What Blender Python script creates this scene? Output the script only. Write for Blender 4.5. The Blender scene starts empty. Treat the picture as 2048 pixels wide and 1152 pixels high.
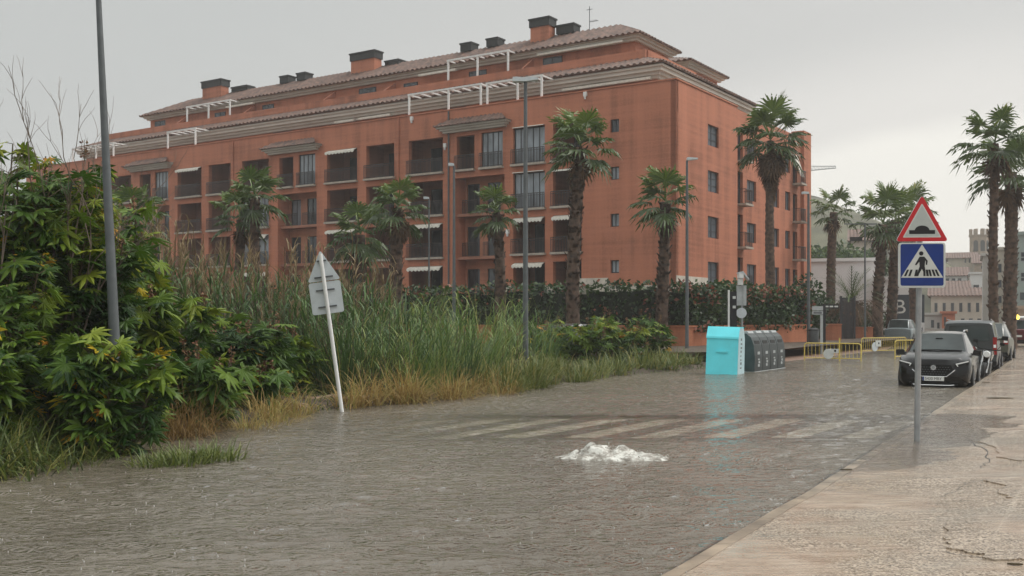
import bpy, math, random
from mathutils import Vector, Matrix, noise
R = math.radians
random.seed(7)
scene = bpy.context.scene
COL = scene.collection
F = 2078.0; H = 1.75; YH = 636.0            # focal length in px of the 2048 wide frame, eye height, horizon row

def gx(px, d):                               # lateral position of something seen at column px, d metres away
    return (px - 1024.0) / F * d
def gz(py, d):
    return H + (YH - py) / F * d

# ------------------------------------------------------------------ object helpers
def tag(o, label=None, cat=None, group=None, kind=None):
    if label: o['label'] = label
    if cat: o['category'] = cat
    if group: o['group'] = group
    if kind: o['kind'] = kind
    return o
def empty(name, loc, rz=0.0):
    o = bpy.data.objects.new(name, None); COL.objects.link(o)
    o.location = loc; o.rotation_euler = (0, 0, rz); o.empty_display_size = 0.2
    return o
def thing(name, label, cat, loc=(0, 0, 0), rz=0.0, group=None):
    return tag(empty(name, loc, rz), label, cat, group)
def kids(o):
    return [c for c in bpy.data.objects if c.parent == o]
def copy_tree(o, parent=None):
    c = o.copy(); COL.objects.link(c)
    if parent: c.parent = parent
    for ch in kids(o): copy_tree(ch, c)
    return c

class MB:
    def __init__(s): s.v = []; s.f = []; s.t = []; s.m = []; s.tint = 0.5; s.mi = 0
    def face(s, idx):
        s.f.append(tuple(idx)); s.t.append(s.tint); s.m.append(s.mi)
    def poly(s, pts):
        n = len(s.v); s.v += [tuple(p) for p in pts]; s.face(range(n, n + len(pts)))
    def box(s, x0, x1, y0, y1, z0, z1, M=None):
        p = [(x0,y0,z0),(x1,y0,z0),(x1,y1,z0),(x0,y1,z0),(x0,y0,z1),(x1,y0,z1),(x1,y1,z1),(x0,y1,z1)]
        if M is not None: p = [tuple(M @ Vector(q)) for q in p]
        n = len(s.v); s.v += p
        for q in ((3,2,1,0),(4,5,6,7),(0,1,5,4),(1,2,6,5),(2,3,7,6),(3,0,4,7)): s.face([n+i for i in q])
    def cbox(s, c, sz, M=None):
        s.box(c[0]-sz[0]/2, c[0]+sz[0]/2, c[1]-sz[1]/2, c[1]+sz[1]/2, c[2]-sz[2]/2, c[2]+sz[2]/2, M)
    def tube(s, pts, rad, n=8, cap=True):
        pts = [Vector(p) for p in pts]
        if not isinstance(rad, (list, tuple)): rad = [rad]*len(pts)
        base = len(s.v); ref = None
        for i, p in enumerate(pts):
            d = (pts[min(i+1, len(pts)-1)] - pts[max(i-1, 0)])
            if d.length < 1e-9: d = Vector((0,0,1))
            d.normalize()
            if ref is None: ref = Vector((1,0,0)) if abs(d.x) < .8 else Vector((0,1,0))
            a = (ref - d*ref.dot(d)).normalized(); ref = a; b = d.cross(a)
            for k in range(n):
                t = 2*math.pi*k/n
                s.v.append(tuple(p + (a*math.cos(t) + b*math.sin(t))*rad[i]))
        for i in range(len(pts)-1):
            for k in range(n):
                k2 = (k+1) % n
                s.face((base+i*n+k, base+i*n+k2, base+(i+1)*n+k2, base+(i+1)*n+k))
        if cap:
            s.face([base+k for k in range(n)][::-1]); s.face([base+(len(pts)-1)*n+k for k in range(n)])
    def prism(s, pts2, fr, h):
        # pts2: outline (a,b); fr(a,b,c) -> point ; extruded from c=0 to c=h
        n = len(s.v); k = len(pts2)
        s.v += [tuple(fr(a,b,0)) for a,b in pts2] + [tuple(fr(a,b,h)) for a,b in pts2]
        s.face(list(range(n+k-1, n-1, -1))); s.face(range(n+k, n+2*k))
        for i in range(k):
            j = (i+1) % k
            s.face((n+i, n+j, n+k+j, n+k+i))
    def build(s, name, mat, parent=None, smooth=False, sharp=None, flip=False):
        me = bpy.data.meshes.new(name)
        me.from_pydata(s.v, [], s.f); me.update()
        for m in (mat if isinstance(mat, (list, tuple)) else [mat]): me.materials.append(m)
        if len(set(s.m)) > 1: me.polygons.foreach_set('material_index', s.m)
        if len(set(s.t)) > 1:
            a = me.attributes.new('tint', 'FLOAT', 'FACE'); a.data.foreach_set('value', s.t)
        if smooth:
            me.polygons.foreach_set('use_smooth', [True]*len(s.f))
            if sharp: me.set_sharp_from_angle(angle=R(sharp))
        o = bpy.data.objects.new(name, me); COL.objects.link(o)
        if parent: o.parent = parent
        return o

def struct(o): return tag(o, kind='structure')

# ------------------------------------------------------------------ materials
def mat(name):
    m = bpy.data.materials.new(name); m.use_nodes = True
    nt = m.node_tree; b = nt.nodes['Principled BSDF']
    return m, nt, b
def N(nt, t, **kw):
    n = nt.nodes.new(t)
    for k, v in kw.items():
        if k in n.inputs: n.inputs[k].default_value = v
        else: setattr(n, k, v)
    return n
def L(nt, a, b): nt.links.new(a, b)
def ramp(nt, fac, stops):
    r = nt.nodes.new('ShaderNodeValToRGB'); e = r.color_ramp.elements
    while len(e) < len(stops): e.new(0.5)
    for i, (p, c) in enumerate(stops):
        e[i].position = p; e[i].color = (*c, 1)
    L(nt, fac, r.inputs['Fac']); return r.outputs['Color']
def objco(nt, scale=(1,1,1)):
    tc = nt.nodes.new('ShaderNodeTexCoord'); mp = nt.nodes.new('ShaderNodeMapping')
    mp.inputs['Scale'].default_value = scale
    L(nt, tc.outputs['Object'], mp.inputs['Vector']); return mp.outputs['Vector']
def noise_n(nt, vec, scale, detail=4, rough=.55):
    n = N(nt, 'ShaderNodeTexNoise', Scale=scale, Detail=detail, Roughness=rough)
    if vec: L(nt, vec, n.inputs['Vector'])
    return n.outputs['Fac']
def bump(nt, b, h, strength=.3, dist=.02):
    n = N(nt, 'ShaderNodeBump', Strength=strength, Distance=dist)
    L(nt, h, n.inputs['Height']); L(nt, n.outputs['Normal'], b.inputs['Normal']); return n
def simple(name, c, rough=.6, metal=0.0, var=.12, scale=6, bmp=0.0, spec=.5):
    m, nt, b = mat(name)
    v = objco(nt); f = noise_n(nt, v, scale, 5)
    lo = tuple(x*(1-var*1.6) for x in c); hi = tuple(min(1, x*(1+var)) for x in c)
    L(nt, ramp(nt, f, [(.3, lo), (.72, hi)]), b.inputs['Base Color'])
    b.inputs['Roughness'].default_value = rough; b.inputs['Metallic'].default_value = metal
    b.inputs['Specular IOR Level'].default_value = spec
    if bmp: bump(nt, b, noise_n(nt, v, scale*6, 5), bmp, .02)
    return m
def foliage(name, stops, rough=.42, trans=.25, spec=.5):
    # every leaf carries its own 'tint', read through a ramp of leaf colours
    m, nt, b = mat(name)
    a = N(nt, 'ShaderNodeAttribute', attribute_name='tint')
    c = ramp(nt, a.outputs['Fac'], stops)
    L(nt, c, b.inputs['Base Color']); b.inputs['Roughness'].default_value = rough
    b.inputs['Specular IOR Level'].default_value = spec
    t = N(nt, 'ShaderNodeBsdfTranslucent'); L(nt, c, t.inputs['Color'])
    mx = N(nt, 'ShaderNodeMixShader', Fac=trans)
    L(nt, b.outputs[0], mx.inputs[1]); L(nt, t.outputs[0], mx.inputs[2])
    L(nt, mx.outputs[0], nt.nodes['Material Output'].inputs['Surface'])
    return m

def make_stucco(name, c, wet=.5):
    m, nt, b = mat(name)
    v = objco(nt)
    big = noise_n(nt, objco(nt, (.12,.12,.22)), 1.0, 5, .6)
    streak = noise_n(nt, objco(nt, (1.1,1.1,.06)), 1.0, 5, .6)
    band = noise_n(nt, objco(nt, (.15,.15,5.0)), 1.0, 3, .5)
    fine = noise_n(nt, v, 9, 5)
    s1 = N(nt, 'ShaderNodeMath', operation='ADD'); L(nt, big, s1.inputs[0]); L(nt, streak, s1.inputs[1])
    s2 = N(nt, 'ShaderNodeMath', operation='MULTIPLY_ADD'); L(nt, band, s2.inputs[0]); s2.inputs[1].default_value = .45; L(nt, s1.outputs[0], s2.inputs[2])
    s3 = N(nt, 'ShaderNodeMath', operation='MULTIPLY_ADD'); L(nt, fine, s3.inputs[0]); s3.inputs[1].default_value = .35; L(nt, s2.outputs[0], s3.inputs[2])
    s4 = N(nt, 'ShaderNodeMath', operation='MULTIPLY'); L(nt, s3.outputs[0], s4.inputs[0]); s4.inputs[1].default_value = .357
    lo = tuple(x*.52 for x in c); hi = tuple(x*1.22 for x in c)
    L(nt, ramp(nt, s4.outputs[0], [(.36, lo), (.5, c), (.64, hi)]), b.inputs['Base Color'])
    b.inputs['Roughness'].default_value = .75; b.inputs['Specular IOR Level'].default_value = .3
    bump(nt, b, s2.outputs[0], .25, .03)
    return m

M = {}
M['stucco'] = make_stucco('terracotta_render', (.46,.175,.103))
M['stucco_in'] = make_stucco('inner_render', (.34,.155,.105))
M['stucco_pink'] = make_stucco('pale_pink_render', (.46,.20,.125))
M['cornice'] = simple('grey_cornice', (.60,.56,.50), .7, var=.07, scale=.5)
M['plinth'] = simple('pale_stone_plinth', (.62,.56,.48), .6, var=.15, scale=1.5)
M['tile'] = simple('barrel_tile', (.135,.070,.048), .65, var=.45, scale=2.2, bmp=.3)
M['white'] = simple('white_paint', (.78,.77,.75), .45, var=.06)
M['awning'] = simple('cream_awning', (.70,.66,.58), .8, var=.1)
M['iron'] = simple('dark_iron', (.035,.03,.03), .45, var=.2)
M['frame'] = simple('dark_frame', (.03,.032,.038), .4, var=.2)
M['black'] = simple('black_cowl', (.02,.02,.02), .6, var=.2)
M['pale_sill'] = simple('sill_stone', (.42,.36,.30), .6, var=.15)
def make_glass(name, c, rough=.05, spec=.8):
    m, nt, b = mat(name)
    f = noise_n(nt, objco(nt, (1.3,1.3,.5)), 1.0, 2)
    L(nt, ramp(nt, f, [(.35, tuple(x*.6 for x in c)), (.65, tuple(x*1.3 for x in c))]), b.inputs['Base Color'])
    b.inputs['Roughness'].default_value = rough; b.inputs['IOR'].default_value = 1.5
    b.inputs['Specular IOR Level'].default_value = spec
    return m
M['glass'] = make_glass('dark_window_glass', (.03,.04,.052))
M['shutter'] = simple('grey_blind', (.085,.10,.12), .5, var=.15, scale=1)
M['curtain'] = make_glass('curtained_glass', (.24,.27,.30), .15)
M['steel'] = simple('galvanised_steel', (.36,.37,.38), .42, .55, var=.12)
M['steel_dk'] = simple('grey_painted_steel', (.115,.125,.13), .5, .2, var=.12)
M['alu'] = simple('aluminium_plate', (.60,.64,.66), .42, .10, var=.07)
M['asphalt'] = simple('wet_asphalt', (.045,.043,.042), .4, var=.3, scale=3, bmp=.2)
M['zebra'] = simple('zebra_paint', (.84,.76,.62), .5, var=.15, scale=2)
M['trunk'] = simple('palm_trunk_bark', (.10,.060,.040), .85, var=.5, scale=5, bmp=.6)
M['stem'] = simple('plant_stem', (.10,.075,.04), .8, var=.4, scale=8)
M['deadwood'] = simple('dead_twig', (.20,.155,.12), .85, var=.3, scale=6)
M['palm'] = foliage('palm_leaf', [(0,(0.027,0.049,0.010)),(.5,(0.066,0.110,0.020)),(.8,(0.139,0.198,0.033)),(1,(0.329,0.296,0.050))], .4)
M['drypalm'] = foliage('dry_palm_leaf', [(0,(.045,.025,.014)),(.5,(.12,.065,.034)),(1,(.27,.16,.085))], .8, .15)
M['castor'] = foliage('castor_leaf', [(0,(0.019,0.051,0.009)),(.35,(0.059,0.116,0.015)),(.62,(0.131,0.204,0.019)),(.86,(0.253,0.286,0.026)),(.93,(0.641,0.436,0.017)),(1,(0.472,0.181,0.025))], .42, .28, .22)
M['reed'] = foliage('reed_leaf', [(0,(0.039,0.078,0.026)),(.45,(0.087,0.161,0.042)),(.75,(0.174,0.246,0.058)),(1,(0.409,0.362,0.109))], .5)
M['plume'] = foliage('reed_plume', [(0,(.17,.115,.06)),(1,(.40,.30,.18))], .9, .3)
M['grass'] = foliage('green_grass', [(0,(0.037,0.062,0.014)),(.5,(0.094,0.131,0.025)),(.85,(0.188,0.206,0.045)),(1,(0.350,0.275,0.090))], .5)
M['drygrass'] = foliage('dry_grass', [(0,(0.166,0.096,0.033)),(.5,(0.345,0.224,0.073)),(.8,(0.447,0.337,0.125)),(1,(0.255,0.271,0.069))], .75, .3)
M['seed'] = foliage('castor_seed_spike', [(0,(.10,.035,.02)),(.5,(.20,.085,.045)),(1,(.22,.15,.07))], .8, .1)
M['hedge'] = foliage('hedge_leaf', [(0,(0.013,0.030,0.010)),(.5,(0.033,0.071,0.017)),(.85,(0.083,0.128,0.026)),(.93,(0.240,0.075,0.048)),(1,(0.330,0.112,0.066))], .5, .2)
M['soil'] = simple('wet_soil', (.085,.06,.04), .8, var=.4, scale=2.5, bmp=.6)
M['pink_soil'] = simple('broken_kerb_stone', (.36,.24,.19), .7, var=.3, scale=4, bmp=.5)

# ------------------------------------------------------------------ plan of the street
KERB = [(-5.0,-3.0),(-3.2,0),(1.12,7.26),(2.9,10.36),(5.35,14.9),(7.65,19.04),(11.06,25.2),(19.6,41),(27,56),(34,74),(38,100),(40,130)]
LEFT = [(-15,-6),(-9.5,3),(-5.53,11.2),(-3.9,17.2),(-3.0,19.9),(-.27,23.6),(2.74,30.4),(6.2,35),(9.0,39),(12.2,43.6),(20.5,57),(28,75),(31,100),(32,130)]
def lin(P, y):
    for (x0,y0),(x1,y1) in zip(P, P[1:]):
        if y <= y1: return x0 + (x1-x0)*(y-y0)/(y1-y0)
    return P[-1][0]
kx = lambda y: lin(KERB, y)
lx = lambda y: lin(LEFT, y)
def sm(a, b, x):
    t = max(0, min(1, (x-a)/(b-a))); return t*t*(3-2*t)
def road_z(x, y):
    hump = sm(13.6, 15.2, y)*(1-sm(18.4, 20.0, y))*(sm(-5.5,.2,x)*.75+.25)*(1-.15*sm(4.4,7.0,x))*(1+.07*noise.noise((x*1.5,y*1.5,3)))
    return -.20 + .160*hump
def walk_z(x, y):
    d = x - kx(y)
    z = .013*noise.noise((x*.5,y*.9,6)) + .012 - .024*sm(9.5, 14.5, y) + .055*sm(17, 25, y)
    return z + .022*max(0, d-.5)*(1-.55*sm(10,16,y)+.55*sm(22,32,y))

def strip(name, m, xa, xb, ys, nx, zf, smooth=True):
    mb = MB(); nv = nx+1
    for y in ys:
        a, b = xa(y), xb(y)
        for i in range(nv):
            x = a + (b-a)*i/nx
            mb.v.append((x, y, zf(x, y)))
    for j in range(len(ys)-1):
        for i in range(nx):
            mb.face((j*nv+i, j*nv+i+1, (j+1)*nv+i+1, (j+1)*nv+i))
    return mb.build(name, m, None, smooth)
def frange(a, b, n): return [a + (b-a)*i/n for i in range(n+1)]

# ground: one sheet to the horizon
mb = MB()
gr = [-2500,-800,-300,-120,-60,-20,0,20,60,120,300,800,2500]
for y in gr:
    for x in gr: mb.v.append((x, y, -.45))
for j in range(12):
    for i in range(12): mb.face((j*13+i, j*13+i+1, (j+1)*13+i+1, (j+1)*13+i))
struct(mb.build('ground', M['soil']))
struct(strip('road', M['asphalt'], lambda y: lx(y)-1.2, lambda y: kx(y), frange(-3, 128, 524), 48, road_z))

M['crossing'] = simple('raised_crossing_surface', (.20,.165,.125), .6, var=.25, scale=2)
struct(strip('raised_crossing', M['crossing'], lambda y: lx(y)-.9, lambda y: kx(y)-.02, frange(13.2, 20.4, 130), 48, lambda x, y: road_z(x, y)+.010))
# zebra stripes painted on the raised crossing
for i in range(10):
    x0 = -3.35 + i*1.02
    if x0 > kx(15.5) - .3: break
    mb = MB(); nv = 0
    for k, y in enumerate(frange(15.35, 18.15, 12)):
        sx = (y-15.35)*.66
        for w in (0, .25, .5): mb.v.append((x0+sx+w, y, road_z(x0+sx+w, y)+.018))
    for k in range(12):
        for w in range(2): mb.face((k*3+w, k*3+w+1, (k+1)*3+w+1, (k+1)*3+w))
    struct(mb.build('zebra_stripe', M['zebra']))

# right pavement: kerb stones, slab surface with worn exposed stone
def make_paving():
    m, nt, b = mat('worn_wet_pavement')
    v = objco(nt)
    geo = N(nt, 'ShaderNodeNewGeometry')
    big = noise_n(nt, objco(nt, (.5,.5,.5)), 1.0, 6, .62)
    grit = N(nt, 'ShaderNodeTexVoronoi', Scale=62.0); L(nt, v, grit.inputs['Vector'])
    gritc = ramp(nt, grit.outputs['Color'], [(.1,(.10,.073,.052)),(.40,(.28,.21,.15)),(.75,(.52,.42,.32)),(1,(.16,.13,.105))])
    flat = ramp(nt, noise_n(nt, v, 2.2, 7, .65), [(.28,(.24,.152,.10)),(.5,(.37,.275,.20)),(.72,(.47,.385,.30))])
    mk = ramp(nt, big, [(.47,(0,0,0)),(.54,(1,1,1))])
    mx = N(nt, 'ShaderNodeMix', data_type='RGBA'); L(nt, mk, mx.inputs['Factor']); L(nt, flat, mx.inputs['A']); L(nt, gritc, mx.inputs['B'])
    grey = noise_n(nt, objco(nt, (.35,.9,1)), 1.1, 4, .6)
    mx2 = N(nt, 'ShaderNodeMix', data_type='RGBA'); L(nt, ramp(nt, grey, [(.5,(0,0,0)),(.68,(.75,.75,.75))]), mx2.inputs['Factor'])
    L(nt, mx.outputs['Result'], mx2.inputs['A']); mx2.inputs['B'].default_value = (.29,.255,.205,1)
    L(nt, mx2.outputs['Result'], b.inputs['Base Color'])
    wet = noise_n(nt, objco(nt, (.6,1.2,1)), 1.3, 4, .6)
    L(nt, ramp(nt, wet, [(.44,(.04,.04,.04)),(.66,(.26,.26,.26))]), b.inputs['Roughness'])
    h = N(nt, 'ShaderNodeMath', operation='MULTIPLY_ADD'); L(nt, grit.outputs['Distance'], h.inputs[0]); h.inputs[1].default_value = .25
    L(nt, noise_n(nt, objco(nt, (1,3.2,1)), 3.5, 5), h.inputs[2])
    bump(nt, b, h.outputs[0], .55, .03)
    return m
M['paving'] = make_paving()
M['kerb'] = simple('kerb_stone', (.30,.235,.17), .3, var=.4, scale=2.2, bmp=.3)
struct(strip('pavement', M['paving'], lambda y: kx(y)+.157, lambda y: kx(y)+15, frange(-3, 128, 380), 60, walk_z))
mb = MB()
ys = sorted(y for k in range(-3, 100) for y in (k-.012, k, k+.012, k+.35, k+.65))
for i, y in enumerate(ys):
    a = kx(y)
    z = walk_z(a, y) - (.014 if abs(y-round(y)) < 1e-6 else 0)
    for p in ((a, -.3), (a+.01, z-.010), (a+.025, z+.001), (a+.155, z+.003), (a+.156, -.3)): mb.v.append((p[0], y, p[1]))
for i in range(len(ys)-1):
    for k in range(4): mb.face((i*5+k, i*5+k+1, (i+1)*5+k+1, (i+1)*5+k))
struct(mb.build('kerb', M['kerb']))

# upper broken layer of paving at the right, a real step with a ragged edge, and open cracks
def walkpt(px, py):
    # a point on the pavement seen at (px,py)
    d = (H-.03)*F/(py-YH)
    for _ in range(6):
        x = gx(px, d); d = (H-walk_z(x, d))*F/(py-YH)
    return gx(px, d), d
def ragged(pts, seed, sub=5, amp=.035):
    random.seed(seed); out = []
    for (x0,y0),(x1,y1) in zip(pts, pts[1:]):
        for k in range(sub):
            t = k/sub; out.append((x0+(x1-x0)*t+random.uniform(-amp,amp), y0+(y1-y0)*t+random.uniform(-amp,amp)))
    out.append(pts[-1]); return out
def slab(outline_px, seed, h):
    pts = ragged([walkpt(*p) for p in outline_px], seed)
    mb = MB(); n = len(pts)
    top = [(x, y, walk_z(x, y)+h) for x, y in pts]; bot = [(x, y, walk_z(x, y)-.02) for x, y in pts]
    mb.v = top + bot; mb.face(range(n))
    for i in range(n): mb.face((i, (i+1) % n, n+(i+1) % n, n+i)[::-1])
    return struct(mb.build('pavement_slab', M['paving']))
slab([(2120,1120),(1985,1122),(1960,1110),(1890,1098),(1905,1082),(1885,1078),(1893,1052),(1930,1028),(1990,1008),(2020,998),(1995,985),(2010,972),(1960,962),(2120,950)][::-1], 3, .013)
slab([(2120,918),(2040,922),(1995,915),(1990,896),(1955,884),(1990,868),(2120,850)], 4, .010)
def crack(pix, seed, w):
    pts = ragged([walkpt(*p) for p in pix], seed, 6, .03); mb = MB()
    random.seed(seed); n = len(pts)
    for i, (x, y) in enumerate(pts):
        ww = w*random.uniform(.3,1.1)*(0.15 if i in (0, n-1) else 1)
        p, q = pts[max(i-1,0)], pts[min(i+1,n-1)]; t = Vector((q[0]-p[0], q[1]-p[1])).normalized()
        for sg in (-1, 1): X, Y = x-t.y*ww*sg*.6, y+t.x*ww*sg; mb.v.append((X, Y, walk_z(X,Y)+.004))
    for i in range(n-1): mb.face((2*i, 2*i+2, 2*i+3, 2*i+1))
    return struct(mb.build('pavement_crack', M['black']))
crack([(1935,880),(1975,905),(1975,925),(1960,938)], 5, .012)
crack([(1998,914),(2050,924)], 6, .009)
crack([(1888,1103),(1985,1122)], 8, .008)
crack([(1860,1000),(1905,985),(1940,965)], 9, .005)
crack([(1925,968),(1985,958),(2050,962)], 10, .005)

# ------------------------------------------------------------------ the empty lot on the left and its bank
def lot_z(x, y):
    d = lx(y) - x
    z = -.22 + .34*sm(-.25, .9, d) + .10*sm(1, 6, d) + .35*sm(8, 30, d)
    return z + .05*noise.noise((x*.7, y*.7, 0)) + .03*noise.noise((x*2.3, y*2.3, 5))
struct(strip('verge_earth', M['soil'], lambda y: lx(y)-60, lambda y: lx(y)+.35, frange(-3, 38.2, 120), 160, lot_z))
mb = MB()   # earth running on under the gardens and around the building
struct(strip('lot_earth', M['soil'], lambda y: -90, lambda y: lx(min(y,38))-.8+(y-38)*.63, frange(38.2, 130, 46), 40, lambda x, y: .45+.08*noise.noise((x*.3,y*.3,1))))

# ------------------------------------------------------------------ flood water
def make_water():
    m, nt, b = mat('muddy_flood_water')
    nt.nodes.remove(b)
    geo = N(nt, 'ShaderNodeNewGeometry')
    def nz(sc, s, det=3, rough=.5):
        mp = N(nt, 'ShaderNodeMapping'); mp.inputs['Scale'].default_value = sc; mp.inputs['Rotation'].default_value = (0,0,R(-12))
        L(nt, geo.outputs['Position'], mp.inputs['Vector'])
        return noise_n(nt, mp.outputs['Vector'], s, det, rough)
    a = nz((.8,1.6,1), 5.0, 4, .6); c = nz((.9,1.5,1), 14.0, 3, .6)
    vor = N(nt, 'ShaderNodeTexVoronoi', Scale=2.6); L(nt, geo.outputs['Position'], vor.inputs['Vector'])
    sn = N(nt, 'ShaderNodeMath', operation='MULTIPLY'); L(nt, vor.outputs['Distance'], sn.inputs[0]); sn.inputs[1].default_value = 55
    s2 = N(nt, 'ShaderNodeMath', operation='SINE'); L(nt, sn.outputs[0], s2.inputs[0])
    fall = N(nt, 'ShaderNodeMapRange'); L(nt, vor.outputs['Distance'], fall.inputs['Value'])
    fall.inputs['From Min'].default_value = .02; fall.inputs['From Max'].default_value = .42; fall.inputs['To Min'].default_value = .45; fall.inputs['To Max'].default_value = 0
    ring = N(nt, 'ShaderNodeMath', operation='MULTIPLY'); L(nt, s2.outputs[0], ring.inputs[0]); L(nt, fall.outputs[0], ring.inputs[1])
    m1 = N(nt, 'ShaderNodeMath', operation='MULTIPLY_ADD'); L(nt, c, m1.inputs[0]); m1.inputs[1].default_value = .55; L(nt, a, m1.inputs[2])
    m2 = N(nt, 'ShaderNodeMath', operation='ADD'); L(nt, m1.outputs[0], m2.inputs[0]); L(nt, ring.outputs[0], m2.inputs[1])
    att = N(nt, 'ShaderNodeAttribute', attribute_name='murk')
    bp = N(nt, 'ShaderNodeBump', Distance=.14)
    st = N(nt, 'ShaderNodeMapRange'); L(nt, att.outputs['Fac'], st.inputs['Value']); st.inputs['To Min'].default_value = .12; st.inputs['To Max'].default_value = .30
    L(nt, st.outputs[0], bp.inputs['Strength'])
    L(nt, m2.outputs[0], bp.inputs['Height'])
    mud = nz((.25,.25,1), 1.0, 4, .6)
    mc = ramp(nt, mud, [(.3,(.108,.090,.068)),(.7,(.170,.145,.114))])
    dif = N(nt, 'ShaderNodeBsdfDiffuse'); L(nt, mc, dif.inputs['Color']); L(nt, bp.outputs['Normal'], dif.inputs['Normal'])
    tr = N(nt, 'ShaderNodeBsdfTransparent')
    mx = N(nt, 'ShaderNodeMixShader'); L(nt, att.outputs['Fac'], mx.inputs[0]); L(nt, tr.outputs[0], mx.inputs[1]); L(nt, dif.outputs[0], mx.inputs[2])
    gl = N(nt, 'ShaderNodeBsdfGlossy', Roughness=.045); L(nt, bp.outputs['Normal'], gl.inputs['Normal'])
    gl.inputs['Color'].default_value = (.93,.93,.93,1)
    fr = N(nt, 'ShaderNodeFresnel', IOR=1.40); L(nt, bp.outputs['Normal'], fr.inputs['Normal'])
    mx2 = N(nt, 'ShaderNodeMixShader'); L(nt, fr.outputs[0], mx2.inputs[0]); L(nt, mx.outputs[0], mx2.inputs[1]); L(nt, gl.outputs[0], mx2.inputs[2])
    L(nt, mx2.outputs[0], nt.nodes['Material Output'].inputs['Surface'])
    return m
M['water'] = make_water()
ys = []; y = 2.0
while y < 74:
    ys.append(y); y += .030 + .0040*max(0, y-6.5)
FOAM = (gx(1225,12.9), 13.0)
def water_z(x, y):
    d = x - kx(y)
    amp = (1-.8*sm(-.3,.6,d))
    w = .007*noise.noise((x*2.1,y*3.4,2))
    if y < 34: w += .025*(.30-abs(noise.noise((x*2.6+.8*noise.noise((x,y,7)),y*5.2,9)))) + .008*noise.noise((x*7.5,y*12,4))
    r_ = math.hypot(x-FOAM[0], (y-FOAM[1])*1.3)
    if r_ < 4: w += .011*math.exp(-r_/.9)*math.sin(r_*24)
    return amp*w
NX = 300
water = strip('flood_water', M['water'], lambda y: lx(y)-1.3, lambda y: kx(y)+4.2, ys, NX, water_z)
at = water.data.attributes.new('murk', 'FLOAT', 'POINT')
vals = []
for vtx in water.data.vertices:
    x, y, z = vtx.co
    if x > kx(y): dep = .6*z - walk_z(x, y)
    else: dep = .3*z - road_z(x, y)
    vals.append(1 - math.exp(-(max(0, dep)/.058)**1.5))
at.data.foreach_set('value', vals)
struct(water)

# ------------------------------------------------------------------ the terracotta apartment building
# local frame: x runs along the long facade (0 at the near corner, negative to the left), y into the block
B = thing('apartment_building', 'long terracotta four storey apartment building with tiled roofs and stacked roof terraces', 'building', (9.99, 63.3, 0), R(-33.63))
S = M['stucco']
def wall_mesh(name, m, axis, a0, a1, z0, z1, pos, thick, holes, parent, inward):
    """a wall in the plane axis=='x' (runs along x at y=pos) or 'y' (runs along y at x=pos), with real openings and reveals"""
    As = sorted({a0, a1, *[h[0] for h in holes], *[h[1] for h in holes]})
    Zs = sorted({z0, z1, *[h[2] for h in holes], *[h[3] for h in holes]})
    As = [a for a in As if a0 <= a <= a1]; Zs = [z for z in Zs if z0 <= z <= z1]
    def hole(a, z): return any(h[0] < a < h[1] and h[2] < z < h[3] for h in holes)
    na, nz = len(As)-1, len(Zs)-1
    solid = [[not hole((As[i]+As[i+1])/2, (Zs[j]+Zs[j+1])/2) for j in range(nz)] for i in range(na)]
    mb = MB()
    p0, p1 = pos, pos + inward*thick
    def P(a, c, z): return (a, c, z) if axis == 'x' else (c, a, z)
    for i in range(na):
        for j in range(nz):
            if not solid[i][j]: continue
            a, b, z, w = As[i], As[i+1], Zs[j], Zs[j+1]
            mb.poly([P(a,p0,z),P(b,p0,z),P(b,p0,w),P(a,p0,w)]); mb.poly([P(a,p1,z),P(a,p1,w),P(b,p1,w),P(b,p1,z)])
            if i == 0 or not solid[i-1][j]: mb.poly([P(a,p0,z),P(a,p0,w),P(a,p1,w),P(a,p1,z)])
            if i == na-1 or not solid[i+1][j]: mb.poly([P(b,p0,z),P(b,p1,z),P(b,p1,w),P(b,p0,w)])
            if j == 0 or not solid[i][j-1]: mb.poly([P(a,p0,z),P(a,p1,z),P(b,p1,z),P(b,p0,z)])
            if j == nz-1 or not solid[i][j+1]: mb.poly([P(a,p0,w),P(b,p0,w),P(b,p1,w),P(a,p1,w)])
    return mb.build(name, m, parent)

def railing(axis, a0, a1, pos, z, parent, h=1.0, out=-1):
    mb = MB()
    def bx(a, b, c, d, e, f):
        if axis == 'x': mb.box(a, b, c, d, e, f)
        else: mb.box(c, d, a, b, e, f)
    p = pos
    bx(a0, a1, p-.025, p+.025, z+h-.04, z+h); bx(a0, a1, p-.02, p+.02, z+.06, z+.09); bx(a0, a1, p-.02, p+.02, z+h-.18, z+h-.155)
    n = max(3, int((a1-a0)/.115))
    for i in range(n+1):
        a = a0 + (a1-a0)*i/n
        bx(a-.017, a+.017, p-.012, p+.012, z+.0, z+h-.042)
    return mb.build('balcony_railing', M['iron'], parent)
def sill(axis, a0, a1, pos, z, parent, out=-.28, ins=.33):
    mb = MB(); lo, hi = sorted((pos+out, pos+ins))
    if axis == 'x': mb.box(a0, a1, lo, hi, z-.14, z)
    else: mb.box(lo, hi, a0, a1, z-.14, z)
    return mb.build('balcony_sill', M['pale_sill'], parent)
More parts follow.
